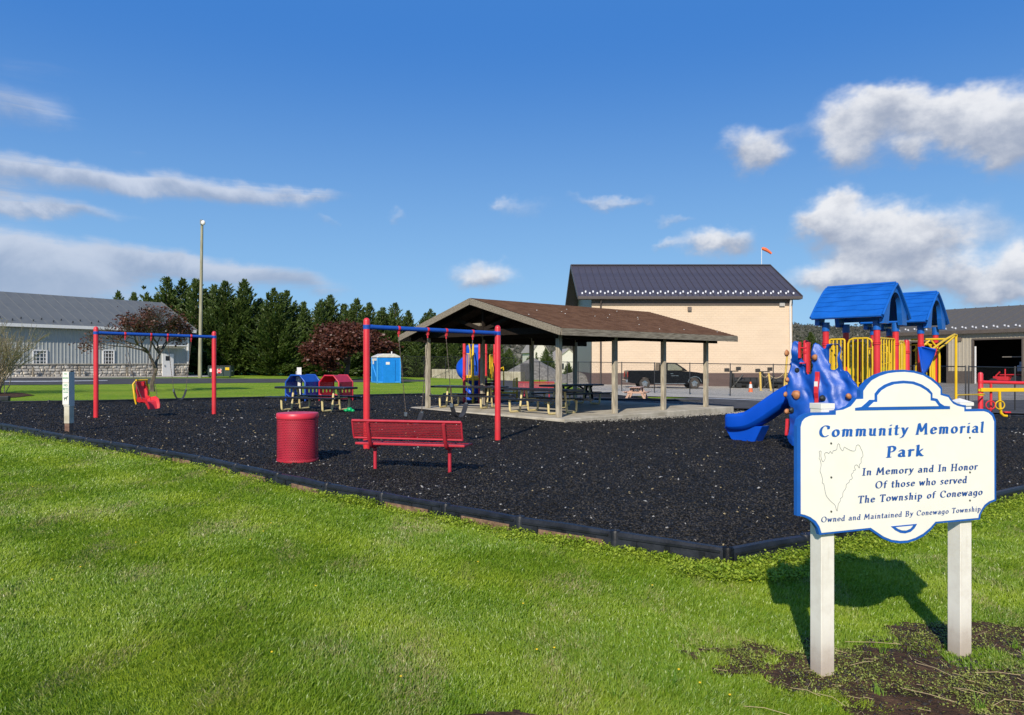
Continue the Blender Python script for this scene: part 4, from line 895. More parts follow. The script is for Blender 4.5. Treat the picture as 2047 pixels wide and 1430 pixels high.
# ================================================================== TUNNELS
def tunnel(label, px, py, mat):
    c = P(px, py, MU); root = thing('crawl_tunnel', label, 'play tunnel', c, R(-20), 'octagonal crawl tunnels'); W, H, L = .46, 1.06, 1.02
    octo = [(-W, .30), (-W, H - .30), (-W + .25, H - .03), (W - .25, H - .03), (W, H - .30), (W, .30)]
    for s in (-1, 1):
        m = MB(); pts = [(-W, s * L / 2, -.02)] + [(a, s * L / 2, b) for a, b in octo] + [(W, s * L / 2, -.02)]; m.tube(pts, .035, 10); m.tube([(-W + .02, s * L / 2, .28), (-.2, s * L / 2, .12), (.2, s * L / 2, .12), (W - .02, s * L / 2, .28)], .03, 8); m.build('ring_frame', mat, root, smooth=True)
    m = MB(); t = .022
    for (a, b) in ((1, 2), (2, 3), (3, 4)):
        p, q = octo[a], octo[b]; m.bar(((p[0] + q[0]) / 2, -L / 2 + .03, (p[1] + q[1]) / 2), ((p[0] + q[0]) / 2, L / 2 - .03, (p[1] + q[1]) / 2), math.dist(p, q), t) if a == 2 else None
        if a != 2:
            s = -1 if a == 1 else 1; nx, nz = (q[1] - p[1]), -(q[0] - p[0]); l = math.hypot(nx, nz); nx, nz = nx / l * t / 2, nz / l * t / 2; y0, y1 = -L / 2 + .03, L / 2 - .03
            m.add([(p[0] - nx, y0, p[1] - nz), (q[0] - nx, y0, q[1] - nz), (q[0] + nx, y0, q[1] + nz), (p[0] + nx, y0, p[1] + nz), (p[0] - nx, y1, p[1] - nz), (q[0] - nx, y1, q[1] - nz), (q[0] + nx, y1, q[1] + nz), (p[0] + nx, y1, p[1] + nz)], [(0, 1, 2, 3), (7, 6, 5, 4), (0, 4, 5, 1), (1, 5, 6, 2), (2, 6, 7, 3), (3, 7, 4, 0)])
    m.build('roof_shell', mat, root)
    for s in (-1, 1):
        m = MB(); x = s * W; m.box((x, 0, .66), (t, L - .08, .20)); m.box((x, 0, .20), (t, L - .08, .28)); n = 4; 
        for k in range(n): m.box((x, -L / 2 + .13 + (L - .26) * k / (n - 1), .45), (t, (L - .26) / n * .72, .24))
        m.build('side_panel', mat, root)
    MB().box((0, 0, .16), (2 * W - .04, L - .06, .03)).build('floor', mat, root)
tunnel('blue octagonal crawl tunnel behind the picnic table', 606, 801, BLUEP)
tunnel('red octagonal crawl tunnel right of the blue one', 672, 801, mk('red_tunnel', (.5, .02, .04), .4, var=.1))
def green_toy():
    c = P(699, 823, MU); root = thing('green_toy', 'crumpled bright green plastic toy lying on the mulch right of the picnic table', 'toy', c)
    m = MB(); m.ball((0, 0, .06), (.10, .08, .075), 14, 8); m.ball((-.12, .02, .04), (.08, .06, .05), 12, 6); m.ball((.11, -.03, .035), (.06, .05, .04), 10, 6)
    m.v = [tuple(Vector(v) + Vector((0, 0, 1)) * .022 * mnoise.noise(Vector(v) * 22)) for v in m.v]; m.build('body', mk('green_plastic', (.0, .36, .11), .3), root, smooth=True)
green_toy()
# ================================================================== PAVILION
def pavilion():
    o = PA.copy(); rz = math.atan2(E1.y, E1.x); root = thing('pavilion', 'open pavilion with brown shingle gable roof on weathered grey timber posts', 'pavilion', (o.x, o.y, 0), rz)
    LX, LY = 9.35, 8.0; ze, zr = 2.60, 3.70    # local x along the eaves (E1), local y across (E2)
    MB().box((LX / 2, LY / 2 - .02, .02), (LX - .25, LY - .1, .20)).build('slab', CONC, root, bevel=.02)
    n = 0
    for b in (.62, 7.02):
        for a in (.53, 3.1, 5.7, 8.3):
            zt = ze + (zr - ze) * (min(b, LY - b) / (LY / 2)) - .10; m = MB(); m.box((a, b, (zt + .12) / 2), (.14, .14, zt - .12)); m.build('post', WOOD, root, bevel=.008)
    # roof decks
    sl = math.atan2(zr - ze, LY / 2); ln = math.hypot(zr - ze, LY / 2)
    for s in (0, 1):
        y0 = 0 if s == 0 else LY
        r = MB(); nx = 24; th = .03
        A = Vector((-.02, y0, ze + .10)); Bv = Vector((LX + .02, y0, ze + .10)); Rg = Vector((0, (LY / 2 - y0), zr - ze)); n_ = Vector((0, -(zr - ze) * (1 if s == 0 else -1), LY / 2)).normalized(); 
        ncourse = 30
        for k in range(ncourse):        # shingle courses, each lapping over the one below
            f0, f1 = k / ncourse, (k + 1) / ncourse + .004
            if f1 > 1: f1 = 1
            lo = A + Rg * f0 + n_ * .022 - Rg.normalized() * .01; hi = A + Rg * f1 + n_ * .006; lo2 = Bv + Rg * f0 + n_ * .022 - Rg.normalized() * .01; hi2 = Bv + Rg * f1 + n_ * .006
            r.add([lo, lo2, hi2, hi, lo - n_ * .02, lo2 - n_ * .02], [(0, 1, 2, 3) if s == 0 else (3, 2, 1, 0), (0, 4, 5, 1)])
        # deck under
        r.build('shingles', BROWNROOF, root)
        d = MB(); up = n_ * 0; a0, b0 = A, Bv; a1, b1 = A + Rg, Bv + Rg; t = n_ * .03
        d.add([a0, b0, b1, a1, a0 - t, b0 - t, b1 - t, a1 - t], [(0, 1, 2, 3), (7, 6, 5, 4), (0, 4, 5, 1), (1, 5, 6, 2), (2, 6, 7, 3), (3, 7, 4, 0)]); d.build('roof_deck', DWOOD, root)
        fb = MB(); q = ze - .02; yy = y0 + (-.022 if s == 0 else .022); fb.box((LX / 2, yy, q + .02), (LX + .08, .04, .20)); fb.build('fascia_board', WOODH, root, bevel=.004)
        for xx in (-.045, LX + .045):
            g = MB(); p0 = Vector((xx, y0, ze)); p1 = Vector((xx, LY / 2, zr)); g.bar(p0, p1, .04, .20); g.build('barge_board', WOODH, root)
        for xx in np.linspace(.5, LX - .5, 9):
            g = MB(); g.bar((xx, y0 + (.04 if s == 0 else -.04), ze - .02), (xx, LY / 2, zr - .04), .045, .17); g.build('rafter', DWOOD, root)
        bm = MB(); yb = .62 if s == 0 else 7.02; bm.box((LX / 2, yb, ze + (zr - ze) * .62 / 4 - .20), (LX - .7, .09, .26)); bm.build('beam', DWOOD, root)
    for xx in (.53, 3.1, 5.7, 8.3):
        MB().box((xx, LY / 2, ze + .1), (.06, LY - 1.4, .20)).build('tie_beam', DWOOD, root); MB().box((xx, LY / 2, (ze + zr) / 2 + .05), (.08, .08, zr - ze - .3)).build('king_post', DWOOD, root)
        for s in (-1, 1): MB().bar((xx, LY / 2, ze + .2), (xx, LY / 2 + s * 1.5, ze + .62), .05, .12).build('brace', DWOOD, root)
    MB().box((LX / 2, LY / 2, zr - .06), (LX - .1, .05, .22)).build('ridge_board', DWOOD, root)
    m = MB()
    for k in range(15):
        a = random.uniform(.3, 9); b = random.uniform(.3, 3.8); z = ze + .10 + (zr - ze) * b / 4 + .03; m.box((a, b, z), (.035, .03, .015), rz=random.random())
    m.build('white_debris', PAINTW, root, kind='stuff')
    MB().box((.6, LY / 2 + .45, ze + .38), (.1, .5, .10)).build('lamp_housing', WOODH, root)
pavilion()

# ================================================================== FENCES
FMESH = linkmat('chain_link', (.03, .03, .03), .06, .055)
def fence(label, pts, h=1.9, post_every=None, name='chain_link_fence'):
    root = thing(name, label, 'fence', (pts[0][0], pts[0][1], gz(pts[0][0])), 0, 'black chain link fences'); o = root.location; ps = []
    for a, b in zip(pts[:-1], pts[1:]):
        n = max(1, round(math.dist(a, b) / 2.6))
        for i in range(n): ps.append((a[0] + (b[0] - a[0]) * i / n, a[1] + (b[1] - a[1]) * i / n))
    ps.append(pts[-1])
    for (x, y) in ps: MB().lathe([(.03, -.1), (.03, h), (.02, h + .03), (0, h + .035)], (x - o.x, y - o.y, gz(x) - o.z), 8).build('post', BLACKM, root, smooth=True)
    for (a, b) in zip(ps[:-1], ps[1:]):
        A = Vector((a[0] - o.x, a[1] - o.y, gz(a[0]) - o.z)); B = Vector((b[0] - o.x, b[1] - o.y, gz(b[0]) - o.z))
        MB().tube([A + Vector((0, 0, h - .02)), B + Vector((0, 0, h - .02))], .022, 6).build('top_rail', BLACKM, root)
        l = (B - A).xy.length; dz = B.z - A.z; m = MB(); m.add([(0, 0, .03), (l, 0, .03 + dz), (l, 0, h - .03 + dz), (0, 0, h - .03)], [(0, 1, 2, 3)])
        m.build('wire_mesh', FMESH, root, loc=A, rz=math.atan2(B.y - A.y, B.x - A.x))
fence('black chain link fence in front of the tan building and the pickup truck', [(1.7, 65), (5.2, 49.8), (7.02, 48), (10.5, 44.3), (14.45, 41.5), (17.2, 36.0), (18.5, 30.6)])
fence('black chain link fence running right behind the rocker towards the open shed', [(18.56, 30.5), (24.0, 33.0), (30, 35)])
fence('dark chain link fence in front of the far evergreens, left of the gravel mound', [(-11.5, 79), (.2, 74.5)], h=2.3)
def gate():
    c = D(1052, 66); root = thing('slatted_gate', 'tall black slatted gate panel standing before the gravel mound', 'gate', c, R(-4)); W, H = .94, 1.75
    for s in (-1, 1): MB().box((s * W / 2, 0, H / 2), (.06, .06, H)).build('frame_post', BLACKM, root)
    for z in (.08, H - .05): MB().box((0, 0, z), (W, .05, .06)).build('frame_rail', BLACKM, root)
    for i in range(9): MB().box((-W / 2 + .09 + i * (W - .18) / 8, 0, H / 2), (.075, .02, H - .2)).build('slat', BLACKP, root)
gate()

# ================================================================== BUILDINGS
def wallpt(A, B, px):
    k = (px - CX) / FPX; d = (B[0] - A[0], B[1] - A[1]); return (k * A[1] - A[0]) / (d[0] - k * d[1])
def ribbed(m, x0, x1, z0, z1, y, pitch=.25, depth=.03, w=.05, ysign=-1):
    """sheet steel siding: flat with standing ribs (local xz wall facing -y)"""
    m.add([(x0, y, z0), (x1, y, z0), (x1, y, z1), (x0, y, z1)], [(0, 1, 2, 3)])
    n = int((x1 - x0) / pitch)
    for i in range(n):
        x = x0 + pitch * (i + .5); d = depth * ysign
        m.add([(x - w, y, z0), (x - w * .5, y + d, z0), (x + w * .5, y + d, z0), (x + w, y, z0), (x - w, y, z1), (x - w * .5, y + d, z1), (x + w * .5, y + d, z1), (x + w, y, z1)], [(0, 1, 5, 4), (1, 2, 6, 5), (2, 3, 7, 6)])
GSID = mk('grey_siding', (.335, .35, .335), .45, var=.05, scale=1.5)
GROOF = mk('grey_metal_roof', (.13, .135, .13), .6, var=.08, scale=1.2, spec=.25)
TRIM = mk('white_trim', (.72, .70, .66), .5, var=.04)
STONE = mk('fieldstone', (.30, .26, .21), .95, spec=.1, scale=1.6, col2=(.75, .69, .58), bump=.6, bscale=8)
def roof_slope(root, x0, x1, y0, z0, y1, z1, mat, pitch, name='roof_panel', rib=.045, th=.10):
    """individual metal roofing panels running from eave (y0,z0) to ridge (y1,z1)"""
    n = max(1, round((x1 - x0) / pitch)); w = (x1 - x0) / n; m = MB(); s = math.copysign(1, y1 - y0); nv = Vector((0, -(z1 - z0) * s, abs(y1 - y0))).normalized()
    a, b = Vector((0, y0, z0)), Vector((0, y1, z1)); X = Vector((w, 0, 0)); r = Vector((.03, 0, 0))
    vs = [a, a + X, b + X, b]; m.add([*vs, *[v - nv * th for v in vs]], [(0, 1, 2, 3), (7, 6, 5, 4), (0, 4, 5, 1), (1, 5, 6, 2), (2, 6, 7, 3), (3, 7, 4, 0)])
    m.add([a - r, a + r, b + r, b - r, a - r * .4 + nv * rib, a + r * .4 + nv * rib, b + r * .4 + nv * rib, b - r * .4 + nv * rib], [(4, 5, 6, 7), (0, 4, 7, 3), (5, 1, 2, 6), (0, 1, 5, 4)])
    if s < 0: m.f = [tuple(reversed(f)) for f in m.f]
    p = m.build(name, mat, root); p.location = (x0, 0, 0)
    for i in range(1, n): inst(p, root, (x0 + i * w, 0, 0))
def snow_guards(root, xs, rows, y0, z0, y1, z1, mat, size=(.10, .12, .12)):
    first = None; L = math.hypot(y1 - y0, z1 - z0); ey, ez = (y1 - y0) / L, (z1 - z0) / L
    for i, x in enumerate(xs):
        d = rows[i % len(rows)]; loc = (x, y0 + ey * d - ez * .04, z0 + ez * d + ey * .05)
        if first is None: m = MB(); m.box((0, 0, size[2] / 2 + .02), (size[0], .02, size[2])); m.box((0, .05, .02), (size[0] * .7, .12, .03)); first = m.build('snow_guard', mat, root, loc=loc)
        else: inst(first, root, loc)
def left_building():
    A = Vector((-39.4, 57.8)); Bq = Vector((-29.9, 71.3)); u = (Bq - A).normalized(); A0 = A - u * 12; Lw = (Bq - A0).length - .55; base = .50; rz = math.atan2(u.y, u.x)
    root = thing('grey_barn', 'long grey metal building with stone wainscot and white trimmed windows at left', 'building', (A0.x, A0.y, base), rz)
    He = 4.86 - base - .12; W = 12.0; Hr = 7.78 - base; OV = .62
    def px2s(px): t = wallpt(A, Bq, px); q = A + (Bq - A) * t; return (q - A0).length if (q - A0).dot(u) > 0 else -(q - A0).length
    def zpx(px, py): t = wallpt(A, Bq, px); q = A + (Bq - A) * t; return EYE + (HOR - py) * q.y / FPX - base
    zs = 1.13     # top of stone
    m = MB(); ribbed(m, 0, Lw, zs, He, OV, .28, .03); m.build('front_siding', GSID, root)
    MB().box((Lw / 2, OV + W / 2 + .0, (He - .8) / 2), (Lw - .02, W - .02, He + .8)).build('wall_core', GSID, root)
    m = MB(); m.add([(Lw, OV, -.8), (Lw, OV + W - OV, -.8), (Lw, OV + W - OV, He), (Lw, W / 2 + OV / 2, Hr - .3), (Lw, OV, He)], [(0, 1, 2, 3, 4)]); m.build('gable_wall', GSID, root)
    s = MB(); z = -.6
    while z < zs - .05:       # rough field stones, courses of uneven height
        h = random.uniform(.16, .30); h = min(h, zs - z); x = 0
        while x < Lw:
            w = random.uniform(.2, .6); w = min(w, Lw - x); dd = random.uniform(.06, .16); g = .015; j = [random.uniform(-.03, .03) for _ in range(4)]
            s.add([(x + g, OV + .02, z + g), (x + w - g, OV + .02, z + g), (x + w - g, OV + .02, z + h - g), (x + g, OV + .02, z + h - g), (x + g * 3, OV - dd, z + g * 2 + j[0]), (x + w - g * 3, OV - dd * .8, z + g * 2 + j[1]), (x + w - g * 3, OV - dd, z + h - g * 2 + j[2]), (x + g * 3, OV - dd * .9, z + h - g * 2 + j[3])], [(4, 5, 6, 7), (0, 1, 5, 4), (1, 2, 6, 5), (2, 3, 7, 6), (3, 0, 4, 7)]); x += w
        z += h
    s.build('stone_wainscot', STONE, root, kind='stuff'); MB().box((Lw / 2, OV - .06, zs + .03), (Lw, .22, .07)).build('stone_cap', CONC, root)
    roof_slope(root, -.3, Lw + .45, 0, He + .10, W / 2 + .2, Hr, GROOF, .92, rib=.018); roof_slope(root, -.3, Lw + .45, W + .4, He + .10, W / 2 + .2, Hr, GROOF, .92, rib=.018)
    MB().box((Lw / 2 + .1, .0, He - .02), (Lw + .7, .05, .26)).build('fascia', TRIM, root); MB().box((Lw / 2, .22, He - .13), (Lw + .4, .42, .03)).build('soffit', TRIM, root)
    MB().bar((Lw + .5, -.05, He + .06), (Lw + .5, W / 2 + .2, Hr + .0), .06, .2).build('barge_board', GROOF, root)
    snow_guards(root, [1 + .75 * i for i in range(int(Lw / .75))], [.5, .9], 0, He + .10, W / 2 + .2, Hr, mk('guard_dark', (.05, .05, .05), .5))
    for (a, b) in ((71, 101), (211.5, 235.5)):
        x0, x1 = px2s(a), px2s(b); zb, zt = zpx(a, 729.5), zpx(a, 699); w = x1 - x0; h = zt - zb; cx, cz = (x0 + x1) / 2, (zb + zt) / 2
        wd = MB(); t = .11
        for q in ((cx, zt - t / 2, w, t), (cx, zb + t / 2, w, t)): wd.box((q[0], OV - .06, q[1]), (q[2], .08, q[3]))
        for q in ((x0 + t / 2, cz, t, h - 2 * t), (x1 - t / 2, cz, t, h - 2 * t)): wd.box((q[0], OV - .06, q[1]), (q[2], .08, q[3]))
        wi = wd.build('window', TRIM, root); MB().box((cx, OV - .04, cz), (w - 2 * t, .02, h - 2 * t)).build('pane', GLASS, wi)
        g = MB()
        for k in (1, 2, 3): g.box((x0 + w * k / 4, OV - .06, cz), (.045, .02, h - 2 * t)); g.box((cx, OV - .062, zb + h * k / 4), (w - 2 * t, .02, .045))
        g.build('muntins', TRIM, wi)
    x0, x1 = px2s(329.5), px2s(352.5); d = MB(); d.box(((x0 + x1) / 2, OV - .16, 1.05), (x1 - x0, .08, 2.1)); dr = d.build('door', TRIM, root, bevel=.02)
    MB().box((x0 + (x1 - x0) * .47, OV - .205, 1.68), (.62 * (x1 - x0) * .6, .02, .42)).build('window', GLASS, dr); MB().box((x0 + .22, OV - .22, 1.0), (.08, .05, .16)).build('handle', STEEL, dr)
    MB().box(((x0 + x1) / 2 + .2, OV - .45, 2.75), (x1 - x0 + 1.6, .9, .07), rx=R(-14)).build('door_awning', TRIM, root)
    MB().box((Lw - .06, OV - .06, (He + zs) / 2), (.16, .12, He - zs)).build('corner_trim', TRIM, root)
    for px in (163, 258, 69.5):
        q = px2s(px); MB().box((q, OV - .35, .45), (.12, .1, .9)).build('buttress_post', WOODH, root)
left_building()

TAN = None
def block_mat(name, ca, cb):
    m = bpy.data.materials.new(name); m.use_nodes = True; t = NT(m.node_tree); b = m.node_tree.nodes['Principled BSDF']; co = t.n('ShaderNodeTexCoord').outputs['Object']
    mp = t.mapping(co, (1, 1, 1), (R(90), 0, 0)); br = t.n('ShaderNodeTexBrick'); t.l.new(mp, br.inputs['Vector'])
    for k, v in (('Scale', 1.0), ('Mortar Size', .006), ('Brick Width', .4), ('Row Height', .2), ('Mortar Smooth', .3)): br.inputs[k].default_value = v
    br.inputs['Color1'].default_value = (*ca, 1); br.inputs['Color2'].default_value = (*cb, 1); br.inputs['Mortar'].default_value = tuple(c * .95 for c in ca) + (1,)
    n = t.noise(t.mapping(co, (.35, 1, 1.6)), .8, 6, .65); c = t.mix(t.ss(n, .4, .75, 0, .45), br.outputs[0], tuple(k * .80 for k in ca))
    t.l.new(c, b.inputs['Base Color']); b.inputs['Roughness'].default_value = .85
    h = t.m('ADD', t.noise(co, 9, 4), t.m('MULTIPLY', br.outputs[1], -1.2)); t.l.new(t.bump(h, .5, .03), b.inputs['Normal']); return m
def tan_building():
    dF = 64.0; x0, x1 = (1183 - CX) / FPX * dF, (1583.5 - CX) / FPX * dF; W = x1 - x0; g = -.28; root = thing('tan_building', 'tall tan block building with dark metal roof, snow guards and brown base', 'building', (x0, dF, g), 0)
    zf = lambda py: zat(py, dF) - g
    zw = zf(746); ze = zf(598.5); BW = block_mat('tan_block', (.655, .505, .355), (.67, .52, .37)); BR = block_mat('brown_block', (.105, .07, .06), (.12, .08, .07)); SP = 14.6
    MB().box((W / 2, SP / 2, (ze + zw) / 2), (W, SP, ze - zw)).build('wall', BW, root)
    MB().box((W / 2, SP / 2 - .03, (zw - .8) / 2), (W + .04, SP + .06, zw + .8)).build('brown_base', BR, root)
    MB().box((W / 2, -.05, zf(604)), (W + .02, .14, zf(598) - zf(610))).build('eave_shadow_band', mk('eave_shadow_brown', (.10, .075, .06), .6), root)  # dark brown strip, paints the shadow band below the eave
    zr = zat(531, dF + SP / 2) - g; ov = .5; dk = mk('dark_metal_roof', (.062, .055, .068), .5, spec=.3, var=.12, scale=.6)
    xl, xr = (1156.5 - CX) / FPX * (dF - ov) - x0, (1602 - CX) / FPX * (dF - ov) - x0; zl = zf(597) + .12
    roof_slope(root, xl, xr, -ov, zl, SP / 2, zr, dk, .60, rib=.06); roof_slope(root, xl, xr, SP + ov, zl, SP / 2, zr, dk, .60, rib=.06)
    tr = mk('brown_gutter', (.075, .06, .055), .5); MB().box(((xl + xr) / 2, -ov - .06, zl - .10), (xr - xl + .1, .16, .24)).build('gutter', tr, root, bevel=.02)
    MB().box(((xl + xr) / 2, -ov / 2 + .05, zl - .22), (xr - xl, ov + .05, .03)).build('soffit', tr, root)
    MB().box(((xl + xr) / 2, SP / 2, zr + .05), (xr - xl + .04, .35, .09)).build('ridge_cap', dk, root)
    sid = mk('gable_siding', (.26, .26, .22), .5)
    for xx, s in ((-.03, -1), (W + .03, 1)):
        m = MB(); m.add([(xx, 0, zw), (xx, SP, zw), (xx, SP, ze), (xx, SP / 2, zr - .25), (xx, 0, ze)], [(0, 1, 2, 3, 4)]); m.build('gable_wall', sid, root)
    for xx in (xl - .04, xr + .04):
        for (ya, yb) in ((-ov - .1, SP / 2), (SP + ov + .1, SP / 2)): MB().bar((xx, ya, zl - .08), (xx, yb, zr - .06), .08, .30).build('barge_board', tr, root)
    xs = [xl + .35 + i * .63 / 2 * 1.02 for i in range(int((xr - xl - .5) / .32))]
    snow_guards(root, xs, [.45, .85], -ov, zl, SP / 2, zr, mk('guard_white', (.75, .75, .78), .4), (.12, .08, .15))
    MB().tube([(.75, -.42, zl - .25), (.75, -.14, zl - .7), (.75, -.14, -.2)], .07, 8).build('downspout', tr, root, smooth=True)
    MB().tube([(W - .25, -.42, zl - .25), (W - .22, -.14, zl - .9), (W + .02 - .1, -.14, .0)], .085, 8).build('downspout', TRIM, root, smooth=True)
    MB().box(((1378 - CX) / FPX * dF - x0, -.1, zf(618)), (.32, .2, .36)).build('wall_light', mk('lamp_grey', (.14, .11, .09), .5), root, bevel=.03)
    MB().box((W - .9, -.12, zf(609)), (.45, .1, .30)).build('junction_box', mk('box_grey', (.4, .38, .35), .5), root)
    return x0, g, zr, dF + SP / 2
tan_building()
def windsock():
    d = 71.6; x = (1522.5 - CX) / FPX * d; z0 = zat(533, d); zt = zat(497, d); root = thing('windsock', 'small orange windsock on a thin white pole above the tan building ridge', 'windsock', (x, d, z0))
    MB().tube([(0, 0, -.5), (0, 0, zt - z0)], .028, 8).build('pole', TRIM, root)
    h = zt - z0; MB().tube([(0, 0, h - .02), (.12, -.02, h - .02), (.35, -.03, h - .10), (.62, -.04, h - .26), (.92, -.06, h - .50)], [.12, .16, .17, .14, .10], 10, caps=False).build('sock', mk('orange_cloth', (.75, .15, .05), .7), root, smooth=True)
windsock()
def right_building():
    A = Vector((34.9, 70.0)); u = Vector((6.1, -10.0)).normalized(); rz = math.atan2(u.y, u.x); base = -.06; root = thing('beige_shed', 'long beige metal shed with open doorways and grey roof at right', 'building', (A.x, A.y, base), rz)
    Lw = 24; W = 14; He = 4.45; Hr = 6.95; Bq = A + u * 10
    def s(px): return wallpt(A, Bq, px) * 10
    def zz(px, py): q = A + u * s(px); return EYE + (HOR - py) * q.y / FPX - base
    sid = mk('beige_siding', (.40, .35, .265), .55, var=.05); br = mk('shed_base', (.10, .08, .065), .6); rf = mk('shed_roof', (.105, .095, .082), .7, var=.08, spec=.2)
    d1 = (s(1822), s(1893), zz(1860, 684)); d2 = (s(1947.5), s(2043.5), zz(1990, 679)); segs = [(0, d1[0]), (d1[1], d2[0]), (d2[1], Lw)]
    for a, b in segs:
        m = MB(); ribbed(m, a, b, 1.1, He, 0, .3, .03); m.build('wall_siding', sid, root); MB().box(((a + b) / 2, .05, .2), (b - a, .14, 1.84)).build('wall_base', br, root)
    for (a, b, t) in (d1, d2):
        m = MB(); ribbed(m, a, b, t, He, 0, .3, .03); m.build('wall_siding', sid, root); f = MB(); f.box(((a + b) / 2, -.05, t + .06), (b - a + .3, .1, .14)); f.box((a - .07, -.05, t / 2 - .3), (.14, .1, t + .6)); f.box((b + .07, -.05, t / 2 - .3), (.14, .1, t + .6)); f.build('door_frame', br, root)
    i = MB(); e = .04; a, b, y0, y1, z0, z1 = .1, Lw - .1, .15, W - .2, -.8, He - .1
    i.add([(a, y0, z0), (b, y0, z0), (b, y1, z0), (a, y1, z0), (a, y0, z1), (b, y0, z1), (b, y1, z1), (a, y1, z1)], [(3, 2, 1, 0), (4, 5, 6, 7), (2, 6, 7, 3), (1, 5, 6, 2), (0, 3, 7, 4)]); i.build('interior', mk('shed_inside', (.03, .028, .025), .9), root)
    MB().box((s(1778), -.05, 1.9), (.12, .1, 5)).build('corner_trim', br, root)
    MB().box((d2[0] + .12, -.04, 1.4), (.12, .05, 3.6)).build('door_track', TRIM, root)
    m = MB(); m.add([(0, 0, -.8), (0, W, -.8), (0, W, He), (0, W / 2, Hr - .2), (0, 0, He)], [(4, 3, 2, 1, 0)]); m.build('gable_wall', sid, root)
    roof_slope(root, -.3, Lw + .3, -.35, He + .08, W / 2, Hr, rf, .95); roof_slope(root, -.3, Lw + .3, W + .35, He + .08, W / 2, Hr, rf, .95)
    MB().box((Lw / 2, -.38, He - .02), (Lw + .6, .06, .30)).build('fascia', br, root); MB().bar((-.34, -.4, He), (-.34, W / 2, Hr - .05), .06, .25).build('barge_board', br, root)
    snow_guards(root, [.4 + .42 * k for k in range(50)], [.45, .75], -.35, He + .08, W / 2, Hr, MATS['guard_white'], (.12, .08, .13))
    MB().box((s(1919), -.06, zz(1919, 678.5)), (.3, .15, .32)).build('wall_light', MATS['lamp_grey'], root)
    # machine standing inside
    q = A + u * ((d2[0] + d2[1]) / 2 + .3) + Vector((-u.y, u.x)) * 1.3; mt = thing('garden_tractor', 'red implement with a grey seat parked in the dark shed doorway', 'tractor', (q.x, q.y, -.3), rz)
    MB().box((-.5, 0, .75), (1.2, .9, .35)).box((-.2, -.3, 1.2), (.1, .1, .7)).build('body', RED, mt, bevel=.04); m = MB(); m.tube([(-1.0, -.3, .3), (-.9, -.3, 1.0), (-.6, -.3, 1.3)], .06, 8).tube([(-.6, -.3, 1.05), (1.2, -.3, 1.1)], .05, 8); m.build('frame', RED, mt, smooth=True)
    MB().box((.9, 0, 1.6), (.5, .45, .5)).box((.9, .2, 1.95), (.5, .1, .4)).build('seat', mk('seat_blue_grey', (.2, .26, .34), .5), mt, bevel=.06); MB().box((.3, .1, 2.55), (1.8, .07, .07)).build('roll_bar', mk('bar_grey', (.22, .2, .17), .5), mt)
    for (wx, r) in ((-1.0, .38), (.8, .5)):
        m = MB(); m.tube([(wx, -.62, r), (wx, -.38, r)], r, 18); m.build('tyre', RUBBER, mt, smooth=True)
right_building()
def white_house(label, px0, px1, d, h, hr):
    c = D((px0 + px1) / 2, d); w = (px1 - px0) / FPX * d; root = thing('white_house', label, 'house', (c.x, c.y, c.z - .5), R(12)); wm = mk('house_white', (.62, .58, .5), .7)
    MB().prism([(-w / 2, 0), (w / 2, 0), (w / 2, h), (0, hr), (-w / 2, h)], 0, 9).build('wall', wm, root); MB().bar((-w / 2 - .3, 4.5, h - .1), (0, 4.5, hr + .1), 9.4, .15).bar((w / 2 + .3, 4.5, h - .1), (0, 4.5, hr + .1), 9.4, .15).build('roof', mk('house_roof', (.3, .27, .23), .8), root)
    for k in (-.25, .25): MB().box((w * k, -.04, h * .6), (w * .14, .08, 1.2)).build('window', GLASS, root)
white_house('white gabled house seen under the pavilion roof, behind a small evergreen', 1064, 1096, 150, 4.5, 7.0)
white_house('low white house with broad roof just left of the tan building', 1108, 1166, 150, 3.0, 5.2)

# ================================================================== YARD THINGS
def blockwall():
    a, b = D(867, 82), D(930, 78); root = thing('block_wall', 'low wall of pale concrete blocks beyond the grass, left of the blue slide', 'wall', a, math.atan2(b.y - a.y, b.x - a.x)); n = 3; L = (b - a).xy.length
    for i in range(n): MB().box((L * (i + .5) / n, 0, .45), (L / n - .05, .6, 1.0)).build('concrete_block', CONC, root, bevel=.03)
    a, b = D(1000, 76), D(1046, 74); r2 = thing('block_wall', 'low grey concrete block wall at the foot of the gravel mound', 'wall', a, math.atan2(b.y - a.y, b.x - a.x), None); L = (b - a).xy.length
    for i in range(3): MB().box((L * (i + .5) / 3, 0, .4), (L / 3 - .05, .6, .95)).build('concrete_block', CONC, r2, bevel=.03)
blockwall()
def mound(label, px, d, rx, ry, h):
    c = D(px, d); m = MB(); n = 28; r = 12; m.v.append((0, 0, h))
    for j in range(1, r + 1):
        for k in range(n):
            a = 2 * PI * k / n; q = j / r; x, y = rx * q * math.cos(a), ry * q * math.sin(a); m.v.append((x, y, h * (1 - q) ** 1.05 + .25 * mnoise.noise(Vector((x, y, 3)) * .9) * (1 - q) - (.15 if j == r else 0)))
    for k in range(n): m.f.append((0, 1 + k, 1 + (k + 1) % n))
    for j in range(r - 1):
        for k in range(n): a = 1 + j * n + k; b = 1 + j * n + (k + 1) % n; m.f.append((a, a + n, b + n, b))
    tag(m.build('gravel_mound', mk('dark_gravel', (.13, .12, .10), .95, scale=3, col2=(.27, .25, .22), bump=1, bscale=8, bdist=.1), smooth=True, loc=c), label, 'gravel pile')
mound('tall grey gravel mound behind the fence, seen under the pavilion', 1065, 84, 4.6, 5, 2.4)
mound('low pale gravel bank at the left foot of the tan building', 1150, 70, 3.2, 4, 1.05)

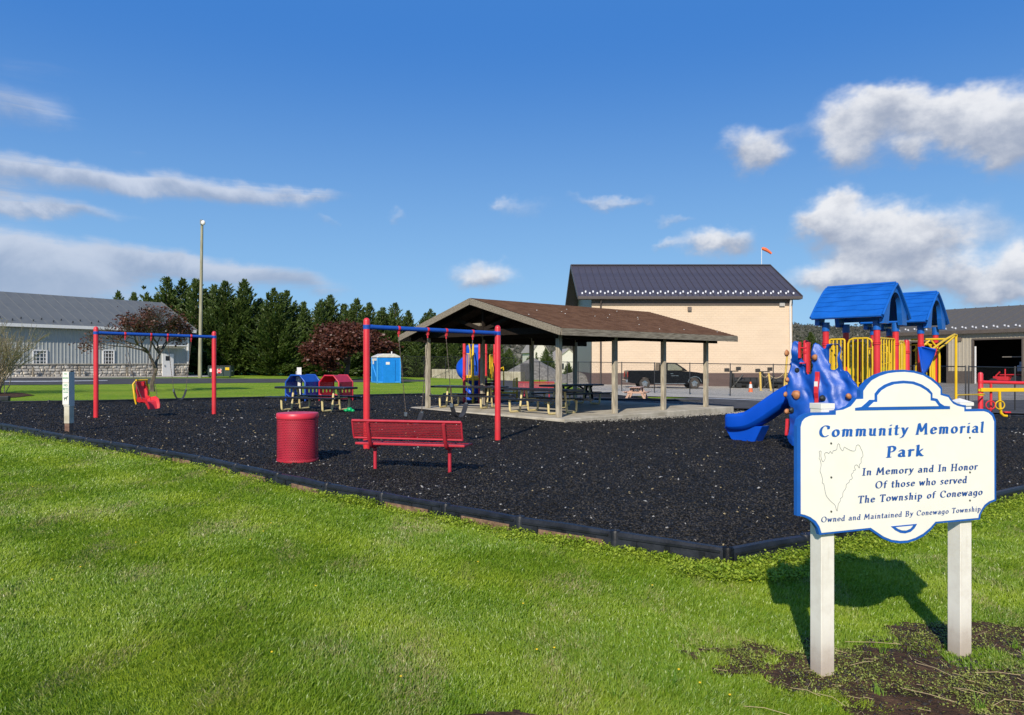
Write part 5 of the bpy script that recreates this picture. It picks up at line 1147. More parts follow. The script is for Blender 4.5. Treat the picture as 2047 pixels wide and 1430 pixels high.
def truck():
    c = D(1330, 56.7); root = thing('pickup_truck', 'black pickup truck with chrome wheels parked before the tan building', 'pickup truck', c, 0)
    PB = mk('black_paint', (.003, .003, .004), .22, var=.2, spec=.3); TN = mk('tan_glass', (.20, .19, .13), .05, var=.2, spec=.9); CH = mk('chrome', (.6, .58, .55), .2, metal=1.0, dirt=.3); L = 5.95; hw = .98
    # lower body outline, side view, x from the tail (-) to the nose (+), with open wheel arches
    def arch(cx, r, z): return [(cx + r * math.cos(a), z + r * math.sin(a)) for a in np.linspace(PI, 0, 13)]
    rear, front = -1.72, 1.98
    poly = [(-2.97, .62), (-2.97, 1.30), (-2.93, 1.36), (-.62, 1.36), (-.60, 1.34), (1.15, 1.32), (1.5, 1.31), (2.2, 1.24), (2.72, 1.12), (2.92, .98), (2.97, .70), (2.90, .42), (2.60, .36)] + list(reversed([(p[0], p[1]) for p in arch(front, .47, .40)])) + [(front - .47, .34), (-1.2, .36)] + list(reversed(arch(rear, .47, .40))) + [(-2.6, .42), (-2.97, .5)]
    MB().prism(poly, -hw, hw).build('body', PB, root, bevel=.05)
    cab = [(-.62, 1.33), (-.60, 1.86), (-.52, 1.93), (-.1, 1.965), (.55, 1.95), (.70, 1.90), (1.30, 1.50), (1.52, 1.33)]
    MB().prism(cab, -.84, .84).build('cab', PB, root, bevel=.05)
    MB().box((-1.78, 0, 1.345), (2.2, 1.62, .06)).build('bed_cover', mk('bed_grey', (.12, .11, .09), .7, scale=3, col2=(.35, .33, .29)), root)
    for y in (-1, 1):
        yy = y * .852
        for pl in ([(-.50, 1.38), (-.49, 1.80), (-.12, 1.86), (-.10, 1.38)], [(.0, 1.38), (.0, 1.87), (.50, 1.86), (.66, 1.80), (1.16, 1.46), (1.14, 1.38)]): MB().prism(pl, yy - .012, yy + .012).build('window', TN, root)
        for x in (-.2, .28): MB().box((x, y * (hw + .012), 1.14), (.20, .03, .035)).build('door_handle', CH, root)
        MB().box((.5, y * (hw + .008), .98), (.55, .012, .035)).build('badge', CH, root)
        MB().box((.1, y * (hw + .05), .40), (2.3, .14, .05)).build('side_step', CH, root)
        MB().box((1.08, y * (hw + .12), 1.46), (.10, .22, .24)).build('mirror', PB, root, bevel=.03)
        for cx in (front, rear):
            if cx == front: m = MB(); m.sweep([(-.02, -.03), (.02, -.03), (.02, .03), (-.02, .03)], [(cx + .5 * math.cos(a), y * (hw + .01), .42 + .5 * math.sin(a)) for a in np.linspace(PI * .95, PI * .05, 14)], up=(0, 1, 0)); m.build('fender_trim', CH, root)
        MB().box((-2.965, y * .86, 1.08), (.06, .16, .40)).build('tail_light', mk('tail_red', (.45, .03, .02), .25), root, bevel=.01)
        MB().box((2.80, y * .80, .98), (.30, .30, .22)).build('headlight', mk('lens', (.6, .55, .45), .15), root, bevel=.05)
    MB().box((-3.04, 0, .58), (.20, 1.9, .22)).build('rear_bumper', CH, root, bevel=.04); MB().box((2.95, 0, .58), (.22, 1.92, .30)).build('front_bumper', CH, root, bevel=.05)
    for cx in (front, rear):
        for y in (-1, 1):
            t = MB(); t.lathe([(.20, -.12), (.36, -.12), (.395, -.08), (.40, 0), (.395, .08), (.36, .12), (.20, .12)], seg=28, cap=False); t.v = [(v[0] + cx, v[2] + y * .88, v[1] + .40) for v in t.v]; w = t.build('wheel', mk('tyre_dust', (.05, .042, .034), .9), root, smooth=True)
            r = MB(); r.lathe([(.0, .09), (.07, .1), (.24, .085), (.26, .11), (.262, .12), (.262, -.05)], seg=28, cap=False); r.v = [(v[0] + cx, y * (v[2] + .88) if y > 0 else -(v[2] + .88), v[1] + .40) for v in r.v]
            for k in range(5):
                a = 2 * PI * k / 5 + .3; r.bar((cx + .04 * math.cos(a), y * .995, .40 + .04 * math.sin(a)), (cx + .25 * math.cos(a), y * .985, .40 + .25 * math.sin(a)), .03, .09)
            r.build('rim', CH, w, smooth=True); MB().tube([(cx, y * .955, .40), (cx, y * .96, .40)], .235, 24).build('brake_disc', DARK, w)
truck()
def plow(label, px, rz, lights):
    c = D(px, 60); root = thing('snow_plow', label, 'snow plow', c, rz, 'snow plows'); root.scale = (1.05, 1.05, 1.12); B = mk('plow_black', (.012, .012, .011), .55)
    m = MB(); n = 8; prof = [(.18 * math.sin(PI * k / n) - .02, k / n * .75 + .05) for k in range(n + 1)]; path = [(-1.1, 0, 0), (1.1, 0, 0)]
    m.sweep(prof + [(a - .05, b) for a, b in reversed(prof)], path); m.v = [(v[0], v[1], v[2]) for v in m.v]; bl = m.build('blade', B, root, smooth=True)
    for k in range(5): MB().box((-.95 + k * .475, -.10, .42), (.05, .16, .7)).build('rib', B, root)
    MB().tube([(-1.0, -.25, .30), (.6, -.3, .26)], .08, 6).tube([(-1.0, -.3, .55), (.4, -.3, .50)], .07, 6).tube([(-1.0, -.3, .1), (-.2, -.3, 1.0)], .07, 6).tube([(-1.15, -.3, .05), (-1.1, -.3, 1.25)], .09, 6).tube([(-.85, -.3, .05), (-.95, -.3, 1.1)], .08, 6).build('frame', B, root)
    MB().box((-1.0, -.3, 1.25), (.9, .07, .07)).box((-1.1, -.3, 1.0), (.12, .12, .55)).build('light_bar', B, root)
    for s in (-1, 1): MB().box((-1.0 + s * .45, -.33, 1.38 + .05 * s), (.34, .2, .26)).build('plow_light', mk('plow_lamp', (.04, .035, .03), .3), root, bevel=.02)
    MB().box((.3, -.35, .18), (.6, .3, .25)).box((-.6, -.38, .25), (.4, .35, .3)).build('hydraulic_unit', B, root)
plow('black snow plow left of the traffic cone, against the tan building', 1487, R(4), 1)
plow('black snow plow standing behind the leaning yellow posts', 1551, R(-3), 1)
def cone():
    c = D(1500.5, 50.5); root = thing('traffic_cone', 'orange traffic cone with white collar standing on the gravel', 'traffic cone', c); O = mk('cone_orange', (.75, .14, .03), .5)
    MB().box((0, 0, .02), (.40, .40, .04)).build('base', O, root); MB().lathe([(.15, .04), (.045, .74), (.0, .74)], seg=16).build('cone_body', O, root, smooth=True); MB().lathe([(.125, .32), (.09, .58)], seg=16, cap=False).build('white_collar', TRIM, root, smooth=True)
cone()
YB = mk('faded_yellow', (.62, .42, .09), .6, dirt=.3)
def ypost(label, p, q, name='yellow_post'):
    root = thing(name, label, 'post', p, 0, 'yellow posts beside the tan building'); MB().tube([(0, 0, -.1), Vector(q) - Vector(p)], .075, 10).build('pipe', YB, root, smooth=True); MB().box((0, 0, .03), (.3, .3, .06)).build('base_plate', YB, root)
def tp(px, py, d): x = (px - CX) / FPX * d; return Vector((x, d, zat(py, d)))
ypost('upright yellow pipe post behind the fence, nearest the traffic cone', D(1521, 54), tp(1519.5, 744, 54)); ypost('leaning yellow pipe post right of the upright one', D(1542, 54), tp(1536.5, 747, 54.3)); ypost('tall thin yellow pipe post beside the blue climbing wall', D(1567, 54), tp(1574, 706, 54)); ypost('yellow pipe post leaning at the corner of the tan building', D(1577, 54), tp(1568, 748, 54.2))
def rope():
    m = MB()
    def swag(a, b, s): return [a + (b - a) * t + Vector((0, 0, -s * 4 * t * (1 - t))) for t in np.linspace(0, 1, 12)]
    a, b, c, d = tp(1519.5, 745, 54), tp(1536.5, 748, 54.3), tp(1568, 745, 54), tp(1582, 752, 54)
    m.tube(swag(a, b, .28), .02, 6); m.tube(swag(b, c, .35), .02, 6); m.tube(swag(c, d, .05), .02, 6); tag(m.build('barrier_rope', mk('rope', (.5, .4, .24), .9)), 'pale rope swagged between the yellow posts by the snow plows', 'rope')
rope()
def toilet():
    c = D(771.5, 59.5); root = thing('portable_toilet', 'bright blue portable toilet with white roof on the grass by the trees', 'portable toilet', c, R(24)); B = mk('toilet_blue', (.004, .20, .62), .45, var=.08); B2 = mk('toilet_blue_light', (.05, .32, .72), .45); W = 1.20 * 1.45; Dp = 1.2 * 1.1; H = 2.0
    w2, d2 = .92, .90
    MB().box((0, 0, H / 2), (w2 * 2, d2 * 2, H)).build('cabin', B, root, bevel=.03)
    MB().box((0, -d2 - .03, .95), (1.02, .05, 1.78)).build('door', B, root, bevel=.02)
    for x in (-w2, w2):
        for y in (-d2, d2): MB().box((x, y, H / 2), (.09, .09, H + .01)).build('corner_post', B2, root, bevel=.01)
    for (px, py, sx, sy) in ((0, -d2, w2 * 2, .05), (w2, 0, .05, d2 * 2), (-w2, 0, .05, d2 * 2)):
        MB().box((px, py, .08), (sx + .04, sy + .04, .10)).build('skid_rail', B2, root)
        for k in range(7):
            z = 1.72 + .0 * k
    for s in (-1, 1):
        for k in range(5): MB().bar((s * (w2 + .012), -d2 * .6 + k * .22, .5 + k * .16), (s * (w2 + .012), -d2 * .6 + k * .22 + .3, .9 + k * .16), .05, .02).build('panel_rib', B2, root)
        MB().box((s * (w2 + .012), 0, 1.85), (.03, 1.5, .18)).build('vent_strip', TRIM, root); MB().box((s * (w2 + .02), .35, 1.66), (.02, .36, .34)).build('notice', TRIM, root)
    MB().box((-.1, -d2 - .065, 1.55), (.3, .02, .2)).build('notice', TRIM, root)
    m = MB(); b = H; m.prism([(-w2 - .06, b), (w2 + .06, b), (w2 + .04, b + .08), (.45, b + .30), (-.45, b + .30), (-w2 - .04, b + .08)], -d2 - .05, d2 + .05); m.build('roof', mk('roof_white', (.62, .58, .52), .5), root, bevel=.04); MB().tube([(.6, .5, H + .1), (.6, .5, H + .5)], .05, 8).build('vent_pipe', TRIM, root)
toilet()
def dumpster():
    c = D(442, 67.5); root = thing('dumpster', 'dark green dumpster with round white badge and yellow sticker beside the utility pole', 'dumpster', c, R(8)); G = mk('dumpster_green', (.012, .035, .03), .5)
    MB().prism([(-1.0, .12), (1.0, .12), (1.0, 1.0), (-1.0, 1.0)], -.6, .6).build('bin', G, root, bevel=.02)
    for s in (-1, 1): MB().box((s * .5, -.02, 1.05), (.97, 1.25, .07)).build('lid', BLACKP, root, bevel=.02); MB().box((s * 1.06, -.2, .6), (.14, .7, .14)).build('fork_pocket', G, root)
    for k in range(4): MB().box((-.9 + .6 * k, -.63, .55), (.07, .06, .86)).build('rib', G, root)
    MB().tube([(.0, -.67, .60), (.0, -.69, .60)], .27, 4).build('badge', TRIM, root); MB().tube([(0, -.692, .60), (0, -.70, .60)], .19, 18).build('badge_disc', RED, root); MB().box((0, -.705, .60), (.34, .01, .10)).build('badge_band', TRIM, root)
    textmesh('WASTE', .10, RED, 'lettering', root, (0, -.712, .57), (PI / 2, 0, 0))
    MB().box((.68, -.665, .80), (.34, .02, .24)).build('yellow_sticker', YEL, root); MB().box((-.72, -.665, .66), (.22, .02, .3)).build('white_sticker', TRIM, root)
    for s in (-1, 1): MB().tube([(s * .85, -.45, .06), (s * .85, -.38, .06)], .07, 10).build('caster', RUBBER, root)
dumpster()
def pole():
    c = D(399.5, 66); ztop = zat(440, 66); root = thing('utility_pole', 'tall wooden utility pole with a round lamp at the top', 'utility pole', c); h = ztop - c.z; lean = 4.5 / FPX * 66
    MB().tube([(0, 0, -.3), (lean * .5, 0, h * .5), (lean, 0, h)], [.17, .14, .11], 12).build('shaft', mk('pole_wood', (.22, .20, .12), .85, scale=3, col2=(.38, .36, .25), stretch=(3, 3, .3), bump=.3), root, smooth=True)
    MB().box((lean, -.12, h - .22), (.18, .22, .40)).build('lamp_bracket', mk('bracket_grey', (.18, .18, .17), .6), root); m = MB(); m.ball((lean + .18, -.2, h - .28), (.19, .14, .22), 14, 8); m.build('lamp_globe', TRIM, root, smooth=True)
pole()
# ================================================================== PLAYGROUND CLIMBER WITH TWO ROOFS
def local_of(root): return (Matrix.Translation(root.location) @ Matrix.Rotation(root.rotation_euler.z, 4, 'Z')).inverted()
def rail_panel(root, p, q, z0, z1, n, mat=None, name='guard_rail', r=.017, arch=False):
    p, q = Vector((*p, 0)), Vector((*q, 0)); m = MB(); L = (q - p).length; e = (q - p) / L; up = Vector((0, 0, 1)); c = .10 if arch else .03
    fr = [p + up * (z0 + c), p + up * (z1 - c), p + e * c * .3 + up * (z1 - c * .3), p + e * c + up * z1, q - e * c + up * z1, q - e * c * .3 + up * (z1 - c * .3), q + up * (z1 - c), q + up * (z0 + c), q - e * c * .3 + up * (z0 + c * .3), q - e * c + up * z0, p + e * c + up * z0, p + e * c * .3 + up * (z0 + c * .3), p + up * (z0 + c)]
    m.tube(fr, r * 1.15, 8); g = m.build(name, mat or YEL, root, smooth=True); first = None
    for i in range(n):
        a = p + e * L * (i + 1) / (n + 1)
        if first is None: b = MB(); b.tube([(0, 0, z0), (0, 0, z1)], r * .8, 8); first = b.build('bar', mat or YEL, g, smooth=True); first.location = a
        else: inst(first, g, a)
    return g
def post(root, x, y, top, mat=None, r=.062, cap=True, z0=-.3, name='post', clamps=()):
    m = MB(); m.lathe([(r, z0), (r, top - .05), (r * .85, top - .015), (r * .45, top), (0, top + .002)] if cap else [(r, z0), (r, top)], (x, y, 0), 18); p = m.build(name, mat or RED, root, smooth=True)
    for z in clamps: MB().lathe([(r + .002, z - .03), (r + .014, z - .028), (r + .014, z - .008), (r + .004, z - .004), (r + .004, z + .004), (r + .014, z + .008), (r + .014, z + .028), (r + .002, z + .03)], (x, y, 0), 18, cap=False).build('clamp', mat or RED, p, smooth=True)
    return p
def play_roof(root, cx, ze, zp, half_w, half_l):
    """arched blue roof; ridge along local y"""
    n = 7; prof = []
    for i in range(n + 1):
        t = i / n; prof.append((-half_w + half_w * t, ze + (zp - ze) * (1 - (1 - t) ** 1.17)))
    full = prof + [(-a, b) for a, b in reversed(prof[:-1])]
    m = MB()
    for side in (-1, 1):
        for i in range(n):
            (xa, za), (xb, zb) = prof[i], prof[i + 1]; nx, nz = -(zb - za), (xb - xa); l = math.hypot(nx, nz); nx, nz = nx / l, nz / l; lip = .012; sg = 5; segs = 14
            for j in range(segs):
                y0, y1 = -half_l + 2 * half_l * j / segs, -half_l + 2 * half_l * (j + 1) / segs; w0 = .010 * math.sin(j * .9 + i * 2.1); w1 = .010 * math.sin((j + 1) * .9 + i * 2.1)
                def pt(x, z, y, o, wv): return (cx + (-side) * (-(x + nx * o) ) * -1 * 1.0 if False else cx + side * -(x + nx * o), y, z + nz * o + wv)
                A, B_ = pt(xa, za, y0, lip, w0 if i else 0), pt(xa, za, y1, lip, w1 if i else 0); C_, D_ = pt(xb, zb, y1, .003, .010 * math.sin((j + 1) * .9 + (i + 1) * 2.1)), pt(xb, zb, y0, .003, .010 * math.sin(j * .9 + (i + 1) * 2.1)); E_, F_ = pt(xa, za, y0, -.01, w0 if i else 0), pt(xa, za, y1, -.01, w1 if i else 0)
                fs = [(0, 1, 2, 3), (4, 5, 1, 0)]
                if side < 0: fs = [tuple(reversed(f)) for f in fs]
                m.add([A, B_, C_, D_, E_, F_], fs)
    sh = m.build('roof_shell', BLUE, root)
    inn = [(a * .965, b - .05) for a, b in full]; m = MB()
    for i in range(len(full) - 1):
        (xa, za), (xb, zb) = full[i], full[i + 1]; (xc, zc), (xd, zd) = inn[i], inn[i + 1]
        for y, fl in ((-half_l - .012, 1), (half_l + .012, 0)):
            f = [(cx + xa, y, za), (cx + xb, y, zb), (cx + xd, y, zd), (cx + xc, y, zc)]; m.add(f, [(0, 1, 2, 3) if fl else (3, 2, 1, 0)])
        m.add([(cx + xc, -half_l - .012, zc), (cx + xd, -half_l - .012, zd), (cx + xd, half_l + .012, zd), (cx + xc, half_l + .012, zc)], [(3, 2, 1, 0)])
    m.build('roof_lining', BLUE, sh)
    m = MB()
    for (xx, zz) in ((-half_w, ze - .015), (half_w, ze - .015)): m.tube([(cx + xx, -half_l, zz), (cx + xx, half_l, zz)], .032, 8)
    ap = [(cx + a, b) for a, b in full]
    for y in (-half_l - .02, half_l + .02): m.tube([(a, y, b - .01) for a, b in ap], .026, 8)
    m.tube([(cx, -half_l, zp + .01), (cx, half_l, zp + .01)], .028, 8); m.build('roof_trim', BLUE, sh, smooth=True)
    for y in (-half_l + .05, half_l - .05):   # end walls with an arched opening that come down as sleeves over the posts
        m = MB(); k = 22; ro = .34; zc = ze + .08; outer, inner = [], []
        for i in range(k + 1):
            t = -1 + 2 * i / k; outer.append((cx + t * half_w * .80, np.interp(abs(t) * .80 * half_w, [-a for a, b in reversed(prof)], [b for a, b in reversed(prof)]) - .055)); a = PI * (1 - i / k); inner.append((cx + ro * math.cos(a), zc + .40 * math.sin(a)))
        outer = [(cx - .66, ze - .16)] + outer + [(cx + .66, ze - .16)]; inner = [(cx - .40, ze - .16)] + inner + [(cx + .40, ze - .16)]
        N = len(outer); vs = []
        for yy in (y - .045, y + .045): vs += [(a, yy, b) for a, b in outer] + [(a, yy, b) for a, b in inner]
        fs = []
        for i in range(N - 1):
            fs += [(i, i + 1, N + i + 1, N + i), (2 * N + i + 1, 2 * N + i, 3 * N + i, 3 * N + i + 1), (N + i, N + i + 1, 3 * N + i + 1, 3 * N + i), (i + 1, i, 2 * N + i, 2 * N + i + 1)]
        fs += [(0, N, 3 * N, 2 * N), (N - 1, 2 * N - 1 + 0, 4 * N - 1, 3 * N - 1)]
        m.add(vs, [tuple(reversed(f)) for f in fs]); m.build('end_arch', BLUE, sh)
def climber():
    c1 = Vector((7.18, 15.45, gz(7.18) + MU)); root = thing('play_structure', 'large playground climber with two blue arched roofs, red posts, yellow rails and blue slide', 'play structure', c1, R(45)); Mi = local_of(root)
    def L(px, py, d): return Mi @ tp(px, py, d)
    for (x, y) in ((-.53, -.5), (-.53, .5), (.53, -.5), (.53, .5), (2.14, -.5), (2.14, .5), (3.2, -.5), (3.2, .5)):
        post(root, x, y, 2.60, cap=False, clamps=(1.28, 2.16)); MB().lathe([(.076, 2.42), (.076, 2.60)], (x, y, 0), 18).build('roof_sleeve', BLUE, root, smooth=True)
    for (x, y, t) in ((1.2, -.5, 2.26), (1.2, .5, 2.3), (2.0, .75, 2.0), (-.1, 1.1, 2.26)): post(root, x, y, t, clamps=(1.28, 2.0))
    play_roof(root, 0, 2.70, 3.36, .80, .68); play_roof(root, 2.67, 2.70, 3.36, .80, .68)
    DK = mk('deck_blue_grey', (.02, .025, .035), .6)
    for (a, b) in ((-.5, .5), (.56, 2.1), (2.16, 3.18)): MB().box(((a + b) / 2, 0, 1.25), (b - a, 1.02, .06)).build('deck', DK, root); MB().box(((a + b) / 2, -.53, 1.22), (b - a, .035, .10)).build('deck_edge', YEL, root)
    zb, zt = 1.34, 2.20
    rail_panel(root, (-.45, -.5), (.45, -.5), zb, zt + .06, 5); rail_panel(root, (-.53, -.42), (-.53, .05), zb - .08, zt + .06, 4, arch=True); rail_panel(root, (.66, -.5), (1.08, -.5), zb, zt + .02, 3, arch=True)
    rail_panel(root, (-.45, .5), (-.1, .5), zb, zt, 2); rail_panel(root, (.62, .5), (1.12, .5), zb, zt, 3); rail_panel(root, (1.28, .5), (2.06, .5), zb, zt - .1, 4); rail_panel(root, (2.22, .5), (3.12, .5), zb, zt, 5)
    rail_panel(root, (3.2, -.42), (3.2, .42), zb, zt, 4); rail_panel(root, (2.22, -.5), (2.52, -.5), zb, zt - .25, 3); rail_panel(root, (2.82, -.5), (3.12, -.5), zb, zt - .25, 3); rail_panel(root, (.53, .42), (.53, .1), zb, zt, 3)
    rail_panel(root, (-.53, .12), (-.53, .42), zb, zt + .05, 3)
    # climbing wall: moulded sheet, outline measured in its own plane
    W0, W1 = Vector((5.64, 15.25)), Vector((6.66, 14.15)); u = (W1 - W0).normalized()
    def S(zx, zy):
        px, py = 1560 + .25175 * zx, 540 + .25175 * zy; t = wallpt(W0, W1, px) * (W1 - W0).length; q = W0 + u * t; return (t, EYE + (HOR - py) * q.y / FPX - root.location.z)
    body = [(98, 580), (112, 566), (135, 562), (160, 568), (166, 600), (160, 650), (172, 705), (200, 745), (212, 825), (268, 820), (258, 590), (272, 574), (312, 580), (346, 632), (372, 590), (410, 577), (455, 585), (474, 605), (480, 640), (482, 790), (520, 796), (560, 845), (605, 895), (637, 950), (640, 1100), (600, 1250), (560, 1420), (420, 1440), (240, 1400), (130, 1395), (95, 1380), (72, 1325), (92, 1250), (86, 1180), (95, 1100), (78, 1020), (76, 930), (92, 860), (80, 790), (78, 740), (98, 680)]
    hole = [(400, 792), (384, 700), (388, 625), (412, 596), (444, 596), (462, 630), (460, 700), (446, 770), (425, 796)]
    bp = [S(*p) for p in body]; hp = [S(*p) for p in hole]; h = .035; s0, s1 = min(p[0] for p in bp), max(p[0] for p in bp); z0, z1 = -.12, max(p[1] for p in bp)
    def yd(x, z):
        p = Vector((x * 2.0, 3.3, z * 1.7 + x)); r1 = 1 - abs(mnoise.noise(p)) * 2; r2 = 1 - abs(mnoise.noise(p * 2.3 + Vector((4, 1, 2)))) * 2
        bulge = -.16 * math.sin(PI * min(1, max(0, (x - s0) / (s1 - s0)))) * min(1, max(0, (1.75 - z) / .8))
        return bulge - .11 * r1 - .03 * r2 + .10 * (x - s0)
    bm = bmesh.new(); gx = int((s1 - s0) / h) + 2; gy = int((z1 - z0) / h) + 2; V = {}
    xs = np.array([s0 + h * (i + .5) for i in range(gx) for j in range(gy)]); ys = np.array([z0 + h * (j + .5) for i in range(gx) for j in range(gy)]); keep = (inside(bp, xs, ys) & ~inside(hp, xs, ys)).reshape(gx, gy)
    for i in range(gx):
        for j in range(gy):
            if keep[i, j]:
                q = []
                for (a, b) in ((i, j), (i + 1, j), (i + 1, j + 1), (i, j + 1)):
                    if (a, b) not in V: V[(a, b)] = bm.verts.new((s0 + a * h, 0, z0 + b * h))
                    q.append(V[(a, b)])
                bm.faces.new(q)
    for _ in range(3): bmesh.ops.smooth_vert(bm, verts=[v for v in bm.verts if v.is_boundary], factor=.5, use_axis_x=True, use_axis_z=True)
    for v in bm.verts:
        v.co.y = yd(v.co.x, v.co.z)
    bmesh.ops.recalc_face_normals(bm, faces=bm.faces[:]); me = bpy.data.meshes.new('climbing_wall'); bm.to_mesh(me); bm.free()
    wl = Mi @ Vector((W0.x, W0.y, root.location.z)); wr = math.atan2(u.y, u.x) - R(45); w = link(me, 'climbing_wall', BLUEW, root, smooth=False, loc=wl, rz=wr); me.shade_smooth()
    so = w.modifiers.new('thick', 'SOLIDIFY'); so.thickness = .10; so.offset = 0; sb = w.modifiers.new('sub', 'SUBSURF'); sb.levels = sb.render_levels = 1
    OR = mk('hold_brown', (.36, .11, .03), .55, scale=9, col2=(.50, .22, .09)); BK = mk('hold_black', (.015, .02, .02), .5)
    for (zx, zy, sx, sz, mt) in [(300, 695, .05, .065, OR), (158, 988, .08, .085, OR), (76, 660, .04, .07, OR), (378, 1015, .055, .06, BK), (143, 795, .04, .05, BK), (85, 870, .045, .05, OR), (76, 1120, .05, .06, OR), (115, 1112, .045, .06, BK), (76, 985, .04, .06, OR), (560, 1000, .05, .06, OR)]:
        x, z = S(zx, zy); m = MB(); m.ball((0, 0, 0), (sx, .07, sz), 12, 8); m.v = [tuple(Vector(v) * (1 + .35 * mnoise.noise(Vector(v) * 14 + Vector((zx, 0, 0))))) for v in m.v]
        m.build('hold', mt, w, smooth=True, loc=(x, yd(x, z) - .07, z))
    def strip(zx, za, zb_, wd, mat=RED, y=-.25): (xa, z_a), (xb, z_b) = S(zx, za), S(zx, zb_); m = MB(); m.sweep([(-wd / 2, -.03), (wd / 2, -.03), (wd / 2, .03), (-wd / 2, .03)], [((xa + xb) / 2, yd((xa + xb) / 2, z_a + (z_b - z_a) * i / 8) - .06, z_a + (z_b - z_a) * i / 8) for i in range(9)], up=(0, 1, 0)); return m.build('red_spine', mat, w, bevel=.008)
    strip(322, 808, 1140, .08, y=-.28); MB().box((S(322, 910)[0], yd(*S(322, 910)) - .094, S(322, 910)[1]), (.07, .006, .13)).build('label_plate', TRIM, w)
    for (zx_, za_, zb_2, wd_) in ((240, 574, 812, .045), (173, 572, 700, .028)):
        (xa, z_a), (_, z_b) = S(zx_, za_), S(zx_, zb_2); MB().box((xa, -.10, (z_a + z_b) / 2), (wd_, .09, z_a - z_b)).build('ladder_side', RED, w, bevel=.006)
    for zy in (620, 740):
        (a, z), (b, _) = S(172, zy), S(243, zy); MB().tube([(a, -.1, z), (b, -.1, z)], .014, 8).build('rung', RED, w, smooth=True)
    strip(75, 1180, 1310, .05, y=.0)
    # blue slide leaving the deck
    sl = MB(); pts = []
    for i in range(17):
        t = i / 16; y = .55 + 2.25 * t; z = 1.22 - 1.0 * t + .10 * math.sin(t * 2 * PI * 1.0) + (.10 * max(0, t - .75) * 4); pts.append((-.28 - .04 * t, y, max(z, .30 + (1 - t) * .02)))
    prof = [(-.30, .32), (-.345, .29), (-.34, -.02), (-.24, -.09), (.24, -.09), (.34, -.02), (.345, .29), (.30, .32), (.265, .28), (.25, .03), (.17, -.01), (-.17, -.01), (-.25, .03), (-.265, .28)]
    sc = [.98] * 13 + [1.0, 1.02, 1.02, .90]; sl.sweep(prof, pts, scale=sc); s = sl.build('slide', BLUES, root, smooth=True); b = s.modifiers.new('sub', 'SUBSURF'); b.levels = b.render_levels = 1
    m = MB(); e = pts[-3]; m.prism([(e[1] - .42, -.02), (e[1] + .08, -.02), (e[1] + .30, e[2] - .0), (e[1] - .62, e[2] + .06)], e[0] - .2, e[0] + .2, axis='x'); m.build('slide_foot', BLUES, root, bevel=.02); MB().tube([(e[0], e[1], .02), (e[0], e[1], -.2)], .03, 8).build('ground_anchor', BLUES, root)
    # blue bubble scoop in front of the bridge
    sc_ = MB(); cc = L(1841, 722, 16.1); n = 16; k = 8
    for j in range(k + 1):
        t = j / k
        for i in range(n + 1):
            a = PI * 1.15 * (i / n) - .25 * PI; r = .07 + .32 * t; sc_.v.append((cc.x + r * math.cos(a) * .8 - .05, cc.y - .18 * t + r * .25 * math.sin(a), cc.z + .30 - .62 * t * (.55 + .45 * math.sin(a)) + .12 * math.cos(a) * t))
    for j in range(k):
        for i in range(n): q = j * (n + 1) + i; sc_.f.append((q, q + 1, q + n + 2, q + n + 1))
    o = sc_.build('bubble_hood', BLUES, root, smooth=True); so = o.modifiers.new('thick', 'SOLIDIFY'); so.thickness = .02
    # yellow overhead ladder, chevrons and fire pole
    m = MB(); m.tube([L(1911, 673, 17.3), L(1911, 742, 17.3), Vector((*L(1911, 742, 17.3).xy, -.2))], .03, 10); m.build('fire_pole', YEL, root, smooth=True)
    ra = [L(1864, 698, 16.4), L(1890, 679, 16.9), L(1908, 669, 17.2), L(1912, 670, 17.4), L(1911, 678, 17.3)]; rb = [L(1876, 699, 17.2), L(1895, 684, 17.5), L(1911, 670, 17.8)]
    m = MB(); m.tube(ra, .026, 8).tube(rb, .022, 8).tube([ra[0], L(1862, 712, 16.4), L(1864, 760, 16.4)], .024, 8).tube([rb[0], L(1878, 712, 17.2), L(1878, 765, 17.2)], .024, 8); m.build('ladder_rail', YEL, root, smooth=True)
    m = MB()
    for (a, b_) in (((1826, 702), (1845, 683)), ((1864, 698), (1851, 683)), ((1835, 700), (1858, 681)), ((1876, 699), (1862, 681))): m.tube([L(*a, 17.0), L(*b_, 17.0)], .02, 8)
    m.tube([L(1822, 679, 17.0), L(1897, 678, 17.2)], .024, 8); m.build('chevron_bars', YEL, root, smooth=True)
    m = MB(); cw = L(1824, 715, 17.2)
    for i in range(6): m.tube([cw + Vector((-.35 + .14 * i, .5, -.45)), cw + Vector((-.35 + .14 * i + .12 * math.sin(i), .5, .35))], .014, 6)
    for z in (-.4, -.15, .1, .3): m.tube([cw + Vector((-.4, .5, z)), cw + Vector((.5, .5, z + .08))], .014, 6)
    m.build('climbing_net', YEL, root, smooth=True)
    MB().tube([L(1914, 790, 17.4), L(1968, 788.5, 19.6)], .018, 6).build('tie_rod', YEL, root)
climber()
